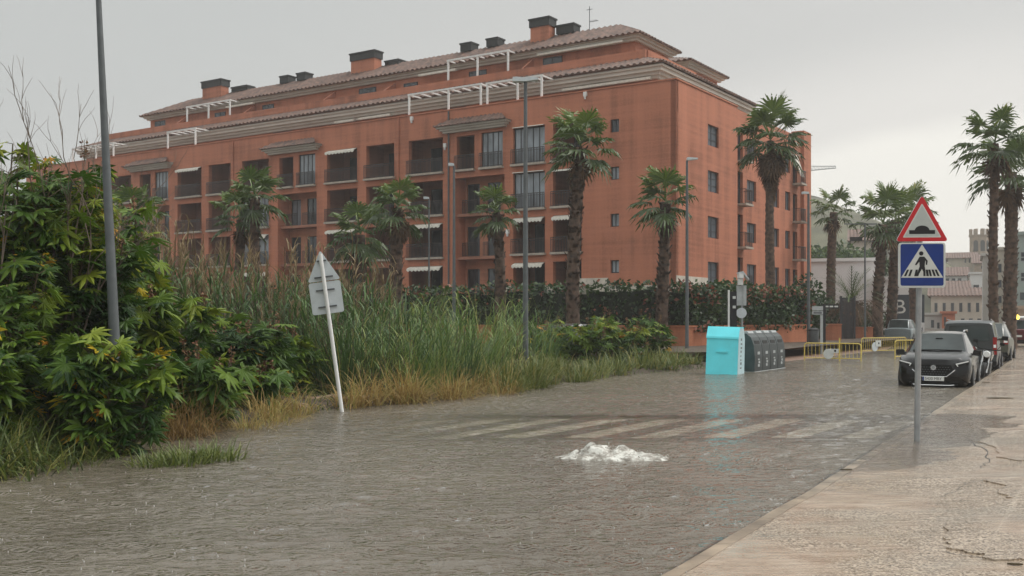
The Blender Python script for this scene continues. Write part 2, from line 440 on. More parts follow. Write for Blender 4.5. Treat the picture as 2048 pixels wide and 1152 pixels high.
def window(axis, a0, a1, z0, z1, pos, parent, inward, glass='glass', nv=2, nh=0, name='window', t=.06):
    """frame with mullions, pane as its child; pos is the outer face of the frame"""
    mb = MB(); fw = .07
    def bx(a, b, e, f, d0=0., d1=t):
        lo, hi = sorted((pos+inward*d0, pos+inward*d1))
        if axis == 'x': mb.box(a, b, lo, hi, e, f)
        else: mb.box(lo, hi, a, b, e, f)
    bx(a0, a0+fw, z0, z1); bx(a1-fw, a1, z0, z1); bx(a0+fw, a1-fw, z0, z0+fw); bx(a0+fw, a1-fw, z1-fw, z1)
    for i in range(1, nv): a = a0+(a1-a0)*i/nv; bx(a-.03, a+.03, z0+fw, z1-fw, .003, t-.003)
    for j in range(1, nh+1): z = z0+(z1-z0)*j/(nh+1); bx(a0+fw, a1-fw, z-.02, z+.02, .006, t-.006)
    fr = mb.build(name, M['frame'], parent)
    mb = MB()
    lo, hi = sorted((pos+inward*.035, pos+inward*.05))
    if axis == 'x': mb.box(a0+.02, a1-.02, lo, hi, z0+.02, z1-.02)
    else: mb.box(lo, hi, a0+.02, a1-.02, z0+.02, z1-.02)
    mb.build('pane', M[glass], fr)
    return fr
def awning(x0, x1, z, pos, parent, drop=.28, out=.35, scallop=False):
    mb = MB(); n = 18; xs = [x0+(x1-x0)*i/n for i in range(n+1)]
    zb = [z-drop*.55-(.10*abs(math.sin(i*math.pi/2)) if scallop else 0) for i in range(n+1)]
    th = .025
    for dz in (0, th):
        for i, x in enumerate(xs): mb.v += [(x, pos+.05, z+dz), (x, pos-out, z-drop*.35+dz), (x, pos-out-.002-th*(dz>0), zb[i])]
    k = 3*(n+1)
    for i in range(n):
        a, b = 3*i, 3*i+3
        for q in ((a,a+1,b+1,b),(a+1,a+2,b+2,b+1)):
            mb.face(q); mb.face([k+j for j in q][::-1])
        mb.face((a+2, k+a+2, k+b+2, b+2))
    return mb.build('awning', M['awning'], parent)

U = lambda u: -u
# columns along the long facade: (kind, u0, u1)
cols = []
per = 17.45
for rep in range(4):
    o = rep*per
    if rep == 0: cols += [('A', 6.62, 8.77), ('B', 9.4, 11.9)]
    cols += [('C', 12.6+o, 16.83+o), ('D', 17.85+o, 20.95+o), ('E', 22.3+o, 25.0+o), ('F', 25.9+o, 28.97+o)]
cols = [c for c in cols if c[2] < 68.5]
ZF = [(3.35, 5.45), (6.05, 8.47), (9.05, 11.48), (12.05, 14.5)]
holes = []
ULEN = 69.0
for z in (13.9, 10.9, 7.93, 5.0): holes.append((U(4.51), U(3.9), z-.41, z+.41))
for k, u0, u1 in cols:
    if k == 'C':
        holes += [(U(u0+1.93), U(u0+.15), 12.05, 14.45), (U(u1-.18), U(u1-1.72), 12.05, 14.4), (U(u1), U(u0), 3.0, 11.5)]
    else:
        for z0, z1 in ZF: holes.append((U(u1), U(u0), z0, z1))
wall_mesh('wall', S, 'x', -ULEN, 0, .2, 16.3, 0, .35, holes, B, 1)
# interior of the loggias: party walls, slabs and rear wall
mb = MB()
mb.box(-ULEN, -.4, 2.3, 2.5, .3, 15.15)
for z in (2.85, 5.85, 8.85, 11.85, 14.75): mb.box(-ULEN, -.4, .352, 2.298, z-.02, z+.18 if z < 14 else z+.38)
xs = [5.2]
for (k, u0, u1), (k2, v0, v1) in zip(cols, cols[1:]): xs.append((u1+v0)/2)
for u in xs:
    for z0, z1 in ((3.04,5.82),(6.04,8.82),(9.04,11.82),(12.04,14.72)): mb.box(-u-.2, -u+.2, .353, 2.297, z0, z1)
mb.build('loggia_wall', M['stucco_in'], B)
random.seed(11)
aw_rows = {('A',2),('B',1),('B',0),('D',1),('D',0),('F',3),('A',1),('F',1)}
ci = 0
for k, u0, u1 in cols:
    ci += 1
    for lev, (z0, z1) in enumerate(ZF):
        if k == 'C':
            if lev == 3:
                for n_, (a, b) in enumerate(((u0+.15, u0+1.93), (u1-1.72, u1-.18))):
                    sill('x', U(b)-.08, U(a)+.08, 0, z0, B); railing('x', U(b)-.05, U(a)+.05, -.2, z0, B)
                    if n_ == 0: window('x', U(b), U(a), z0, z1-.05, .12, B, 1, 'curtain' if ci < 12 else 'glass', 4)
                    else: window('x', U(b)+.7, U(b)+1.4, z0+.05, z0+2.1, 2.2, B, 1, 'glass', 1, name='balcony_door')
            continue
        glazed = (k == 'B' and lev >= 2) or (k == 'D' and lev in (1, 2) and u0 > 30 and u0 < 45)
        sill('x', U(u1)-.1, U(u0)+.1, 0, z0, B)
        if lev: railing('x', U(u1)-.06, U(u0)+.06, -.2, z0, B)
        if glazed:
            window('x', U(u1)+.03, U(u0)-.03, z0, z1-.03, .16, B, 1, 'curtain', 5)
        else:
            w = u1-u0
            window('x', U(u1)+.35, U(u1)+.35+w*.55, z0+.03, z0+2.15, 2.2, B, 1, 'glass', 2, name='balcony_door')
        if (k, lev) in aw_rows and not (k == 'F' and lev == 1 and u0 > 40):
            awning(U(u1)+.05, U(u0)-.05, z1-.02, .05, B, scallop=(lev < 2 or k == 'F'), drop=.5 if lev < 2 or k == 'F' else .3)
        elif glazed: awning(U(u1)+.02, U(u0)-.02, z1+.04, .05, B, drop=.12, out=.2)
# recessed wall behind the tall bays
for k, u0, u1 in cols:
    if k != 'C': continue
    hs = []
    for z0, z1 in ((3.1, 5.2), (6.05, 8.2), (9.05, 11.2)):
        hs += [(U(u0+2.3), U(u0+1.2), z0, z1), (U(u1-.15), U(u1-1.25), z0, z1)]
    wall_mesh('bay_wall', M['stucco_pink'], 'x', U(u1)-.001, U(u0)+.001, 2.9, 11.78, 1.3, .25, hs, B, 1)
    mb = MB(); mb.box(U(u1)-.2, U(u1)-.003, .352, 1.298, 2.9, 11.5); mb.box(U(u0)+.003, U(u0)+.2, .352, 1.298, 2.9, 11.5)
    mb.build('bay_cheek', S, B)
    for z0, z1 in ((3.1, 5.2), (6.05, 8.2), (9.05, 11.2)):
        window('x', U(u0+2.3), U(u0+1.2), z0, z1, 1.36, B, 1, 'glass', 2)
        window('x', U(u1-.15), U(u1-1.25), z0, z1, 1.42, B, 1, 'curtain' if z0 > 8 and u0 > 25 else 'glass', 2, name='balcony_door')
        if z0 > 4:
            for a, b in ((u0+1.1, u0+2.4), (u1-1.35, u1-.05)):
                sill('x', U(b), U(a), 1.3, z0, B, out=-.5, ins=0); railing('x', U(b)+.03, U(a)-.03, .85, z0, B)
    # tiled hood over the top of the bay
    a, b = U(u1)-1.15, U(u0)+.5
    mb = MB()
    for i, (o_, z0, z1) in enumerate(((.18,14.68,14.82),(.34,14.82,14.96),(.52,14.96,15.12))):
        mb.box(a+.5-o_, b-.5+o_, -o_-.12, -.002, z0, z1)
    mb.build('hood_cornice', M['cornice'], B)
    mb = MB(); n = int((b-a)/.085)
    for i in range(n+1):
        x = a-.12+(b-a+.24)*i/n; s = .04*math.cos(i*math.pi*.5)
        t = min(1, (x-a+.12)/.9, (b+.12-x)/.9)
        mb.v += [(x, -.82, 15.13+s), (x, -.82+.80*max(0,t), 15.16+.52*max(0,t)+s), (x, -.82, 15.08), (x, -.004, 15.08)]
    for i in range(n):
        p, q = 4*i, 4*i+4
        mb.face((p, q, q+1, p+1)); mb.face((p+2, q+2, q, p)); mb.face((p+3, q+3, q+2, p+2))
    mb.build('hood_roof', M['tile'], B)
for z in (13.9, 10.9, 7.93, 5.0):
    window('x', U(4.51), U(3.9), z-.41, z+.41, .14, B, 1, 'curtain' if z < 12 else 'glass', 2)
for u in (17.3, 21.85, 39.4, 56.9):
    mb = MB(); mb.tube([(-u, -.07, .3), (-u, -.07, 16.25)], .06, 8); mb.build('downpipe', S if u > 20 else M['steel_dk'], B)
# pale stone plinth pieces
mb = MB(); mb.box(-6.75, -4.65, -.05, -.002, .25, 4.3); mb.build('plinth', M['plinth'], B)
mb = MB(); mb.box(-4.65, .0, -.05, -.002, .25, 3.78); mb.build('plinth', M['plinth'], B)
mb = MB(); mb.box(.002, .05, .0, 4.8, .25, 4.35); mb.build('plinth', M['plinth'], B)
for k, u0, u1 in cols[:7]:
    mb = MB(); mb.box(U(u0)-.0, U(u0)+.62, -.05, -.002, .25, 3.9); mb.build('plinth', M['plinth'], B)

# end facade: near part flush, far part set back, end pier flush again
VL = 24.4; VR = 10.05; XR = -.25
W1 = [(4.9, 6.7, z0, z1) for z0, z1 in ((12.98,14.35),(9.98,11.36),(6.98,8.38),(3.9,5.42))]
wall_mesh('end_wall', S, 'y', 0, VR, .2, 16.3, 0, .35, W1, B, -1)
for a, b, z0, z1 in W1: window('y', a, b, z0, z1, -.14, B, -1, 'shutter', 2, 2)
W2 = []
for z0, z1 in ((13.1,14.5),(10.15,11.6),(7.15,8.55),(4.1,5.6)):
    W2 += [(12.5, 14.3, z0, z1), (18.0, 19.2, z0, z1), (20.6, 21.75, z0, z1)]
DO = [(10.5, 11.7, z-2.3, z) for z in (15.0, 12.0, 9.0, 6.0)] + [(22.4, 23.5, z-2.2, z) for z in (14.6, 11.6, 8.6, 5.6)]
wall_mesh('end_wall', S, 'y', VR-.3, VL-.004, .2, 16.28, XR, .35, W2+DO, B, -1)
for a, b, z0, z1 in W2: window('y', a, b, z0, z1, XR-.14, B, -1, 'shutter', 2, 1)
for a, b, z0, z1 in DO:
    window('y', a, b, z0, z1, XR-.2, B, -1, 'glass', 2, name='balcony_door')
    sill('y', a-.12, b+.12, XR, z0, B, out=.75, ins=-.3)
    mb = MB()
    mb.box(XR+.66, XR+.70, a-.1, b+.1, z0+.96, z0+1.0); mb.box(XR+.66, XR+.70, a-.1, b+.1, z0+.05, z0+.08)
    for i in range(int((b-a+.2)/.11)+1): mb.box(XR+.67, XR+.69, a-.1+i*.11, a-.085+i*.11, z0, z0+.97)
    for e in (a-.1, b+.08):
        mb.box(XR+.0, XR+.659, e, e+.03, z0+.96, z0+1.0)
        for i in range(1, 6): mb.box(XR+i*.115, XR+i*.115+.015, e+.005, e+.02, z0, z0+.96)
    mb.build('balcony_railing', M['iron'], B)
mb = MB(); mb.poly([(XR+.03,22.4,14.7),(XR+.03,23.4,14.7),(XR+.65,23.4,12.9),(XR+.65,22.4,12.9)]); mb.poly([(XR+.01,22.4,14.7),(XR+.63,22.4,12.9),(XR+.63,23.4,12.9),(XR+.01,23.4,14.7)]); mb.build('awning', M['awning'], B)
mb = MB(); mb.box(XR-.8, .0, VL, VL+1.8, .2, 16.85); mb.build('end_pier', S, B)
mb = MB(); mb.box(XR-.35, -.352, VR-.35, VR, .2, 16.3); mb.build('wall_return', S, B)
# mass of the block behind (closes the far sides), flat roof of the terrace level
mb = MB()
mb.box(-ULEN, -13.5, 13.8, 14.1, .2, 15.2); mb.box(-13.8, -13.5, 14.1, 26, .2, 15.2); mb.box(-13.5, XR-.36, 25.7, 26.0, .2, 15.2); mb.box(-ULEN-.3, -ULEN, .36, 14.1, .2, 16.3)
mb.build('rear_wall', S, B)
mb = MB(); mb.box(-ULEN+.01, -.36, .36, 13.79, 15.16, 15.3); mb.box(-13.49, -1.2, 13.8, 25.69, 15.16, 15.3); mb.build('terrace_floor', M['pale_sill'], B)
# parapet copings
mb = MB(); mb.box(-ULEN, .06, -.06, .40, 16.302, 16.38); mb.box(-.40, .06, .402, VR, 16.302, 16.38); mb.build('parapet_coping', S, B)

# first attic storey, its cornice and barrel-tiled roof skirt
A1 = dict(x0=-63.0, x1=-2.5, y0=2.5)
mb = MB(); mb.box(-63, -2.5, 2.5, 13.2, 15.3, 17.15); mb.box(-13.3, -2.5, 13.2, 17.6, 15.3, 17.15); mb.build('attic_wall', M['stucco'], B)
mb = MB()
for o, z0, z1 in ((.22,17.12,17.32),(.42,17.32,17.52),(.62,17.52,17.76),(.74,17.76,17.9)):
    mb.box(-63-o, -2.5+o, 2.5-o, 2.6, z0, z1); mb.box(-2.6, -2.5+o, 2.602, 17.6+o, z0, z1); mb.box(-63-o, -62.9, 2.602, 13.2+o, z0, z1)
mb.build('cornice', M['cornice'], B)
def tile_slope(name, e0, e1, r0, r1, parent, pitch=.46, thick=.13):
    """barrel-tiled slope between an eave edge e0-e1 and a top edge r0-r1 (hipped ends follow the edges)"""
    e0, e1, r0, r1 = map(Vector, (e0, e1, r0, r1)); Ld = (e1-e0).length; d = (e1-e0)/Ld
    up = (r0-e0) - d*(r0-e0).dot(d); rise = up.length; up.normalize(); nrm = d.cross(up).normalized()
    if nrm.z < 0: nrm = -nrm
    s0 = (r0-e0).dot(d); s1 = (r1-e0).dot(d)
    mb = MB(); n = max(8, int(Ld/(pitch/4)))
    for i in range(n+1):
        s = Ld*i/n
        t = 1.0
        if s < s0 and s0 > 1e-6: t = s/s0
        elif s > s1 and Ld-s1 > 1e-6: t = (Ld-s)/(Ld-s1)
        t = max(0.0, min(1.0, t))
        hgt = thick*(.5+.5*math.cos(2*math.pi*s/pitch)) + random.uniform(-.006,.006)
        p = e0 + d*s
        mb.v += [tuple(p + nrm*hgt), tuple(p + up*rise*t*.5 + nrm*hgt), tuple(p + up*rise*t + nrm*hgt), tuple(p - nrm*.06), tuple(p + up*rise*t - nrm*.06)]
    for i in range(n):
        a, b = 5*i, 5*i+5
        mb.face((a, b, b+1, a+1)); mb.face((a+1, b+1, b+2, a+2)); mb.face((a+3, b+3, b, a)); mb.face((a+4, b+4, b+3, a+3))
    return mb.build(name, M['tile'], parent)
tile_slope('roof_skirt', (-63.9,1.62,17.98), (-1.62,1.62,17.98), (-61.5,4.0,18.95), (-4.0,4.0,18.95), B)
tile_slope('roof_skirt', (-1.62,1.62,17.98), (-1.62,18.4,17.98), (-4.0,4.0,18.95), (-4.0,17.0,18.95), B)
tile_slope('roof_skirt', (-63.9,14,17.98), (-63.9,1.62,17.98), (-61.5,13,18.95), (-61.5,4.0,18.95), B)
tile_slope('roof_skirt', (-1.62,18.4,17.98), (-13.5,18.4,17.98), (-4.0,17.0,18.95), (-13.5,17.0,18.95), B)
mb = MB()
mb.box(-61.5, -4.0, 3.9, 4.15, 17.9, 19.55); mb.box(-4.15, -3.9, 4.152, 12.0, 17.9, 19.55); mb.box(-61.6, -61.35, 4.152, 12, 17.9, 19.55)
mb.build('terrace_parapet', S, B)
mb = MB(); mb.box(-61.34, -4.16, 4.16, 13, 18.3, 18.4); mb.box(-13.4,-4.16,13.01,17.2,18.3,18.4); mb.build('terrace_floor', M['pale_sill'], B)
# second attic storey and main roof
def hip_block(x0, x1, y0, y1, ztop, zr, ov, parent):
    mb = MB(); mb.box(x0, x1, y0, y1, 18.4, ztop); mb.build('attic_wall', S, parent)
    mb = MB()
    for o, a, b in ((.25, ztop-.32, ztop-.16), (.45, ztop-.16, ztop)): 
        mb.box(x0-o, x1+o, y0-o, y0-.002, a, b); mb.box(x1+.002, x1+o, y0, y1+o, a, b); mb.box(x0-o, x0-.002, y0, y1+o, a, b)
    mb.build('cornice', M['cornice'], parent)
    ex0, ex1, ey0, ey1 = x0-ov, x1+ov, y0-ov, y1+ov; ym = (ey0+ey1)/2; hy = (ey1-ey0)/2
    tile_slope('roof', (ex0,ey0,ztop+.05),(ex1,ey0,ztop+.05),(ex0+hy,ym,zr),(ex1-hy,ym,zr), parent)
    tile_slope('roof', (ex1,ey0,ztop+.05),(ex1,ey1,ztop+.05),(ex1-hy,ym,zr),(ex1-hy,ym,zr), parent)
    tile_slope('roof', (ex1,ey1,ztop+.05),(ex0,ey1,ztop+.05),(ex1-hy,ym,zr),(ex0+hy,ym,zr), parent)
    tile_slope('roof', (ex0,ey1,ztop+.05),(ex0,ey0,ztop+.05),(ex0+hy,ym,zr),(ex0+hy,ym,zr), parent)
    mb = MB(); mb.box(ex0+.1, ex1-.1, ey0+.1, ey1-.1, ztop+.003, ztop+.04); mb.build('soffit', M['cornice'], parent)
hip_block(-57.4, -5.6, 5.6, 10.9, 21.0, 22.8, .73, B)
hip_block(-12.5, -5.6, 14.0, 20.0, 20.9, 22.3, .73, B)
mb = MB(); mb.box(-13.2, -4.8, 17.4, 24.5, 15.3, 18.9); mb.build('stair_tower', S, B)
# attic windows (narrow bands seen over the parapets) 
for u0, u1, z0, z1 in ((35.2,37.4,16.2,17.05),(17.65,19.7,16.2,17.05),(9.3,10.6,16.2,17.0),(4.95,6.7,16.2,16.95),(6.8,8.6,16.2,16.95),(29.5,31.3,16.2,16.95),(46,47.5,16.2,16.95),(52,54,16.2,16.95),(24,25.5,16.2,16.95)):
    window('x', U(u1), U(u0), z0, z1, 2.43, B, 1, 'glass', 2, t=.065, name='attic_window')
for u0, u1, z0, z1 in ((55.2,56.7,19.9,20.5),(28.9,30.7,19.8,20.45),(11.4,13.0,19.9,20.5),(18.0,19.6,19.8,20.4),(40.6,42,19.9,20.4),(46.8,48.2,19.9,20.4),(24.6,26,19.8,20.3)):
    window('x', U(u1), U(u0), z0, z1, 5.53, B, 1, 'glass', 2, t=.065, name='attic_window')
# rolled awnings as thin white bands under the eaves
for u0, u1, y, z in ((2.7,9.3,2.1,17.05),(6.3,13.2,5.15,20.62),(24.3,27.5,2.0,17.02),(20.4,24.0,5.0,20.5),(42.5,46,5.0,20.5),(28,30,2.0,17.0)):
    mb = MB(); mb.box(U(u1), U(u0), y-.12, y+.1, z, z+.16); mb.build('awning', M['awning'], B)
# terrace partition walls, sloping
for u, y0, y1, zb, z0, z1 in ((11.0,.36,2.49,15.3,16.4,17.05),(27.4,.36,2.49,15.3,16.4,17.05),(34.0,.36,2.49,15.3,16.4,17.0),(44.0,.36,2.49,15.3,16.4,17.05),(51.0,.36,2.49,15.3,16.4,17.05),(59.0,.36,2.49,15.3,16.4,17.05),(14.0,4.16,5.59,18.4,19.6,20.6),(27.0,4.16,5.59,18.4,19.6,20.5),(33.5,4.16,5.59,18.4,19.6,20.6),(43.0,4.16,5.59,18.4,19.6,20.6),(52.0,4.16,5.59,18.4,19.6,20.6)):
    mb = MB(); mb.prism([(y0,zb),(y1,zb),(y1,z1),(y0,z0)], lambda a,b,c: (-u+c, a, b), .15); mb.build('terrace_partition', S, B)
# white pergolas
def pergola(us, yf, yb, z0, z1, parent, nb):
    mb = MB(); w = .06
    for u in us: mb.box(-u-w, -u+w, yf-w, yf+w, z0, z1-.121)
    ua, ub = max(us), min(us)
    mb.box(-ua-.1, -ub+.1, yf-w, yf+w, z1-.12, z1); 
    for i in range(nb+1):
        u = ua+(ub-ua)*i/nb
        mb.box(-u-.045, -u+.045, yf+w+.001, yb, z1-.11, z1-.01)
    mb.box(-ua-.1, -ub+.1, yb+.001, yb+.1, z1-.12, z1)
    return mb.build('pergola', M['white'], parent)
pergola([21.1,17.53,14.75], .25, 2.2, 16.38, 17.95, B, 7)
pergola([14.2,11.7,9.8], .25, 2.2, 16.38, 17.9, B, 6)
pergola([48.0,44.4], .25, 2.2, 16.38, 17.9, B, 4)
pergola([61.8,58.2,55.6], .25, 2.2, 16.38, 17.7, B, 6)
pergola([20.4,17.7,15.0], 4.0, 5.3, 19.56, 21.1, B, 6)
pergola([50.1,47.2,44.4], 4.0, 5.3, 19.56, 20.95, B, 6)
def chimney(u0, u1, y, zb, zc, zt, parent, d=.9, brick=True):
    mb = MB(); mb.box(-u1, -u0, y-d/2, y+d/2, zb, zc); o = mb.build('chimney', S if brick else M['black'], parent)
    mb = MB(); mb.box(-u1-.08, -u0+.08, y-d/2-.08, y+d/2+.08, zc+.001, zt-.12); mb.box(-u1-.14, -u0+.14, y-d/2-.14, y+d/2+.14, zt-.119, zt); mb.build('chimney_cap', M['black'], o)
chimney(30.45,33.05,7.6,21.3,23.35,24.0,B); chimney(49.2,51.8,7.6,21.3,23.35,24.0,B); chimney(13.5,15.1,7.6,21.3,23.4,24.05,B)
chimney(28.6,29.9,8.4,22.3,22.7,23.15,B,.8,False); chimney(46.7,48.6,8.4,22.2,22.8,23.25,B,.8,False); chimney(11.9,13.25,8.4,22.3,22.85,23.5,B,.8,False)
for u in (21.5,19.0,41.6,39.5): chimney(u-.45,u+.45,8.2,22.3,22.75,23.4,B,.8,False)
# corridor wing on the left end, lower
mb = MB(); mb.box(-69,-63.05,1.6,12,15.31,15.9); mb.build('attic_wall', S, B)
mb = MB(); mb.box(-69,-63.06,1.3,1.59,15.6,15.86); mb.build('cornice', M['white'], B)
tile_slope('roof_skirt', (-69.3,1.2,15.92), (-63.05,1.2,15.92), (-69.3,5,16.6), (-63.05,5,16.6), B)
# roof antenna
mb = MB(); mb.tube([(-10.3,7.6,22.5),(-10.3,7.6,24.35)], .03, 6); mb.box(-10.3,-9.6,7.59,7.61,23.2,23.23)
for i in range(5): mb.box(-10.2+i*.13,-10.19+i*.13,7.35,7.85,23.231,23.25)
mb.box(-10.55,-10.05,7.58,7.62,24.1,24.13); mb.build('antenna', M['steel_dk'], B)
mb = MB(); mb.tube([(-1.2,23.5,16),(-1.2,23.5,18.6)], .03, 6); mb.box(-2.2,-1.2,23.48,23.52,18.3,18.34); mb.build('antenna', M['steel_dk'], B)
# small white lamps on the wall
for x, z in ((U(17.6),13.9),(U(6.3),16.15),(U(20.6),16.1),(U(12.3),7.6)):
    mb = MB(); mb.box(x-.11,x+.11,-.16,-.003,z-.15,z+.12); mb.tube([(x,-.1,z-.151),(x,-.1,z-.35)],[.09,.06],8); mb.build('wall_lamp', M['white'], B)

# ------------------------------------------------------------------ garden wall, hedge, neighbours along the left pavement
def pave_left():
    mb = MB(); ys = frange(37, 128, 70)
    for y in ys:
        a = lx(y); b = a - 5.4
        for x, z in ((a+.02, -.3), (a, .0), (a-.25, .01), (a-.26, .012), (b, .05)): mb.v.append((x, y, z + .03*sm(46, 70, y)))
    for i in range(len(ys)-1):
        for k in range(4): mb.face((i*5+k+1, i*5+k, (i+1)*5+k, (i+1)*5+k+1))
    return mb.build('pavement', M['red_paving'])
M['red_paving'] = simple('reddish_paving', (.30,.19,.14), .3, var=.3, scale=2.5, bmp=.2)
M['gwall'] = make_stucco('orange_garden_wall', (.45,.165,.085))
struct(pave_left())
WA, WB, WC = Vector((-16, 60.5, 0)), Vector((8.2, 48.4, 0)), Vector((16.6, 57.6, 0))
def wall_run(p, q, z0, z1, t, name, m, label, cat, cap=True, group=None):
    d = (q-p); L_ = d.length; ang = math.atan2(d.y, d.x)
    th = thing(name, label, cat, tuple(p), ang, group)
    mb = MB(); mb.box(0, L_, 0, t, z0, z1); mb.build('wall', m, th)
    if cap:
        mb = MB(); mb.box(-.02, L_+.02, -.05, t+.05, z1+.001, z1+.07); mb.build('coping', m, th)
    return th, L_
wall_run(WB, WC, -.2, 1.33, .25, 'garden_wall', M['gwall'], 'low orange rendered garden wall under the flowering hedge, behind the recycling containers', 'wall')
wall_run(WA, WB-Vector((.05,0,0)), -.0, 1.33, .25, 'garden_wall', M['gwall'], 'low orange garden wall mostly hidden by the green shrubs of the empty lot', 'wall')
def leafquad(mb, o, size, rnd=random):
    d = Vector((rnd.gauss(0,1), rnd.gauss(0,1), rnd.gauss(0,.8)+.25)); d.normalize()
    s = d.cross(Vector((rnd.gauss(0,1), rnd.gauss(0,1), rnd.gauss(0,1)))); s.normalize()
    o = Vector(o); w = size*.32
    mb.poly([o, o+d*size*.5+s*w, o+d*size, o+d*size*.5-s*w])
def hedge(p, q, z0, z1, depth, n, label, red=.12, bulge=.35, leaf=.2):
    d = q-p; L_ = d.length; ang = math.atan2(d.y, d.x)
    th = thing('hedge', label, 'hedge', tuple(p), ang)
    core = MB(); m_ = int(L_/.8)
    for i in range(m_):
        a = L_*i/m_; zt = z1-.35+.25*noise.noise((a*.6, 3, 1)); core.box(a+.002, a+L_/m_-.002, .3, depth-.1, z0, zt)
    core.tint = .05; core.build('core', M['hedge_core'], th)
    mb = MB()
    for i in range(n):
        a = random.uniform(-.2, L_+.2); z = z0 + (z1-z0)*random.random()**.8 + .0
        if random.random() < .25: yy = random.uniform(0, depth); z = z1-.3 + random.uniform(-.2,.5)
        else: yy = random.uniform(-.1, .45)
        k = bulge*noise.noise((a*.7, z*.9, 4)); kz = .35*noise.noise((a*.5, 1, 8))
        t = noise.noise((a*.8, z*1.2, 11))
        mb.tint = min(.84, max(0, .42+.35*t+random.uniform(-.25,.25)))
        if random.random() < red and noise.noise((a*.45, z*.8, 20)) > .02: mb.tint = random.uniform(.92,1)
        leafquad(mb, (a, yy - k, z + kz*(z-z0)/(z1-z0)), leaf*random.uniform(.7,1.5))
    mb.build('foliage', M['hedge'], th)
    return th
M['hedge_core'] = simple('hedge_dark_filling', (.012,.018,.008), .9)  # added dark solid mass inside the hedge, stops it being see-through
dd = (WC-WB).normalized()
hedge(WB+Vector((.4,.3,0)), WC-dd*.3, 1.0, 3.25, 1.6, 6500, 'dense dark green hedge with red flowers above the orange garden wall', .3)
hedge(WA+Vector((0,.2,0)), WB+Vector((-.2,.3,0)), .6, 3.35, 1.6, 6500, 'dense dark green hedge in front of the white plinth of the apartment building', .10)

# ------------------------------------------------------------------ palms
def frond_fan(mb, o, az, el, lp, rad, droop, tint, nseg=18, wind=0.0):
    d = Vector((math.cos(az)*math.cos(el), math.sin(az)*math.cos(el), math.sin(el)))
    up = Vector((0,0,1)); s = d.cross(up)
    if s.length < .05: s = Vector((1,0,0))
    s.normalize(); o = Vector(o)
    c = o + d*lp - up*(.12*lp*droop); mb.tint = tint
    w = .03
    mb.poly([o-s*w*1.4, o+s*w*1.4, c+s*w, c-s*w])
    da = 2*2.0/nseg
    nrm = s.cross(d)
    for i in range(nseg):
        a = -2.0 + da*(i+.5)
        e = d*math.cos(a) + s*math.sin(a)
        L_ = rad*(.80+.20*math.cos(a))*random.uniform(.88,1.08)
        t = nrm.cross(e) if False else e.cross(nrm)
        t.normalize()
        def P(r, side, fold=0):
            q = c + e*r + t*side + nrm*fold
            q -= up*(droop*random.uniform(.45,.85)*(r/rad)**2.4*rad) ; q += Vector((wind*(r/rad)**2*rad, 0, 0))
            return q
        r1 = L_*.5; hw = r1*math.tan(da/2)*1.02; f = .045*(1 if i % 2 else -1)
        mb.tint = min(1, max(0, tint+random.uniform(-.12,.12)))
        mb.poly([c, P(r1, -hw, f), P(r1, hw, -f)])
        mb.poly([P(r1,-hw,f), P(L_*.8,-hw*.55), P(L_*.8,hw*.55), P(r1,hw,-f)])
        mb.poly([P(L_*.8,-hw*.55), P(L_*1.05,0), P(L_*.8,hw*.55)])
def fan_palm(px, d, py_top, py_trunk, r_base, r_top, rad, nf, label, skirt=0, dead=0, wind=.0, z0=0.0, bend=(0,0), boots=0, group='fan palms along the street', spread=1.0, elmin=-.5):
    """py_top crown top row, py_trunk row where trunk meets crown, rad frond reach"""
    zt = gz(py_trunk, d); x0 = gx(px, d); up_rad = max(rad, (py_trunk-py_top)/F*d/1.05)
    th = thing('palm_tree', label, 'palm tree', (x0, d, z0), 0, group)
    h = zt - z0; n = int(h/.16); mb = MB()
    pts = []; rr = []
    for i in range(n+1):
        t = i/n
        pts.append((bend[0]*t*t + .05*math.sin(t*5+px), bend[1]*t*t, -.3 + (h+.3)*t))
        r = r_base*(1-t) + r_top*t + .12*r_base*max(0,1-t*9)
        rr.append(r*(1 + random.uniform(-.05,.05) + (.07 if i % 2 else -.03)))
    mb.tube(pts, rr, 12)
    for i in range(boots):
        t = random.uniform(.12, 1)**.8; k = int(t*n); c = Vector(pts[k]); a = random.uniform(0, 6.283); r = rr[k]
        e = Vector((math.cos(a), math.sin(a), 0)); s = Vector((-e.y, e.x, 0))
        b0 = c + e*r*.8; tip = c + e*(r+random.uniform(.05,.14)) + Vector((0,0,random.uniform(.12,.28)))
        mb.poly([b0-s*.09, b0+s*.09, tip+s*.04, tip-s*.04]); mb.poly([b0+s*.09, b0-s*.09, tip-s*.04+Vector((0,0,-.05)), tip+s*.04+Vector((0,0,-.05))])
    mb.build('trunk', M['trunk'], th, True)
    top = Vector(pts[-1]); mb = MB()
    for i in range(nf):
        u = (i+.5)/nf
        el = 1.35 - (1.35-elmin)*u**.9 + random.uniform(-.12,.12)
        az = i*2.39996 + random.uniform(-.25,.25)
        rr_ = rad + (up_rad-rad)*max(0, math.sin(el))**1.5; lp = rr_*random.uniform(.40,.62)*spread
        frond_fan(mb, top + Vector((0,0,.25-.4*u)), az, el, lp, (rad*.65+rr_*.35)*random.uniform(.54,.68), .30+.5*u+random.uniform(0,.3), min(.95, max(.05, .62-.45*u+random.uniform(-.12,.22))), wind=wind)
    mb.build('crown', M['palm'], th)
    if skirt or dead:
        mb = MB()
        for i in range(int(skirt*26)+dead):
            az = random.uniform(0, 6.283)
            zo = -random.random()*skirt
            k = 1-(-zo/max(skirt,.01))*.75 if skirt else 1
            frond_fan(mb, top + Vector((0,0,zo-.1)), az, R(random.uniform(-86,-58 if zo > -1 else -74)), rad*.42*k, rad*.52*max(.4,k), .3, random.uniform(.05,.95), 14)
        mb.build('dead_fronds', M['drypalm'], th)
    return th
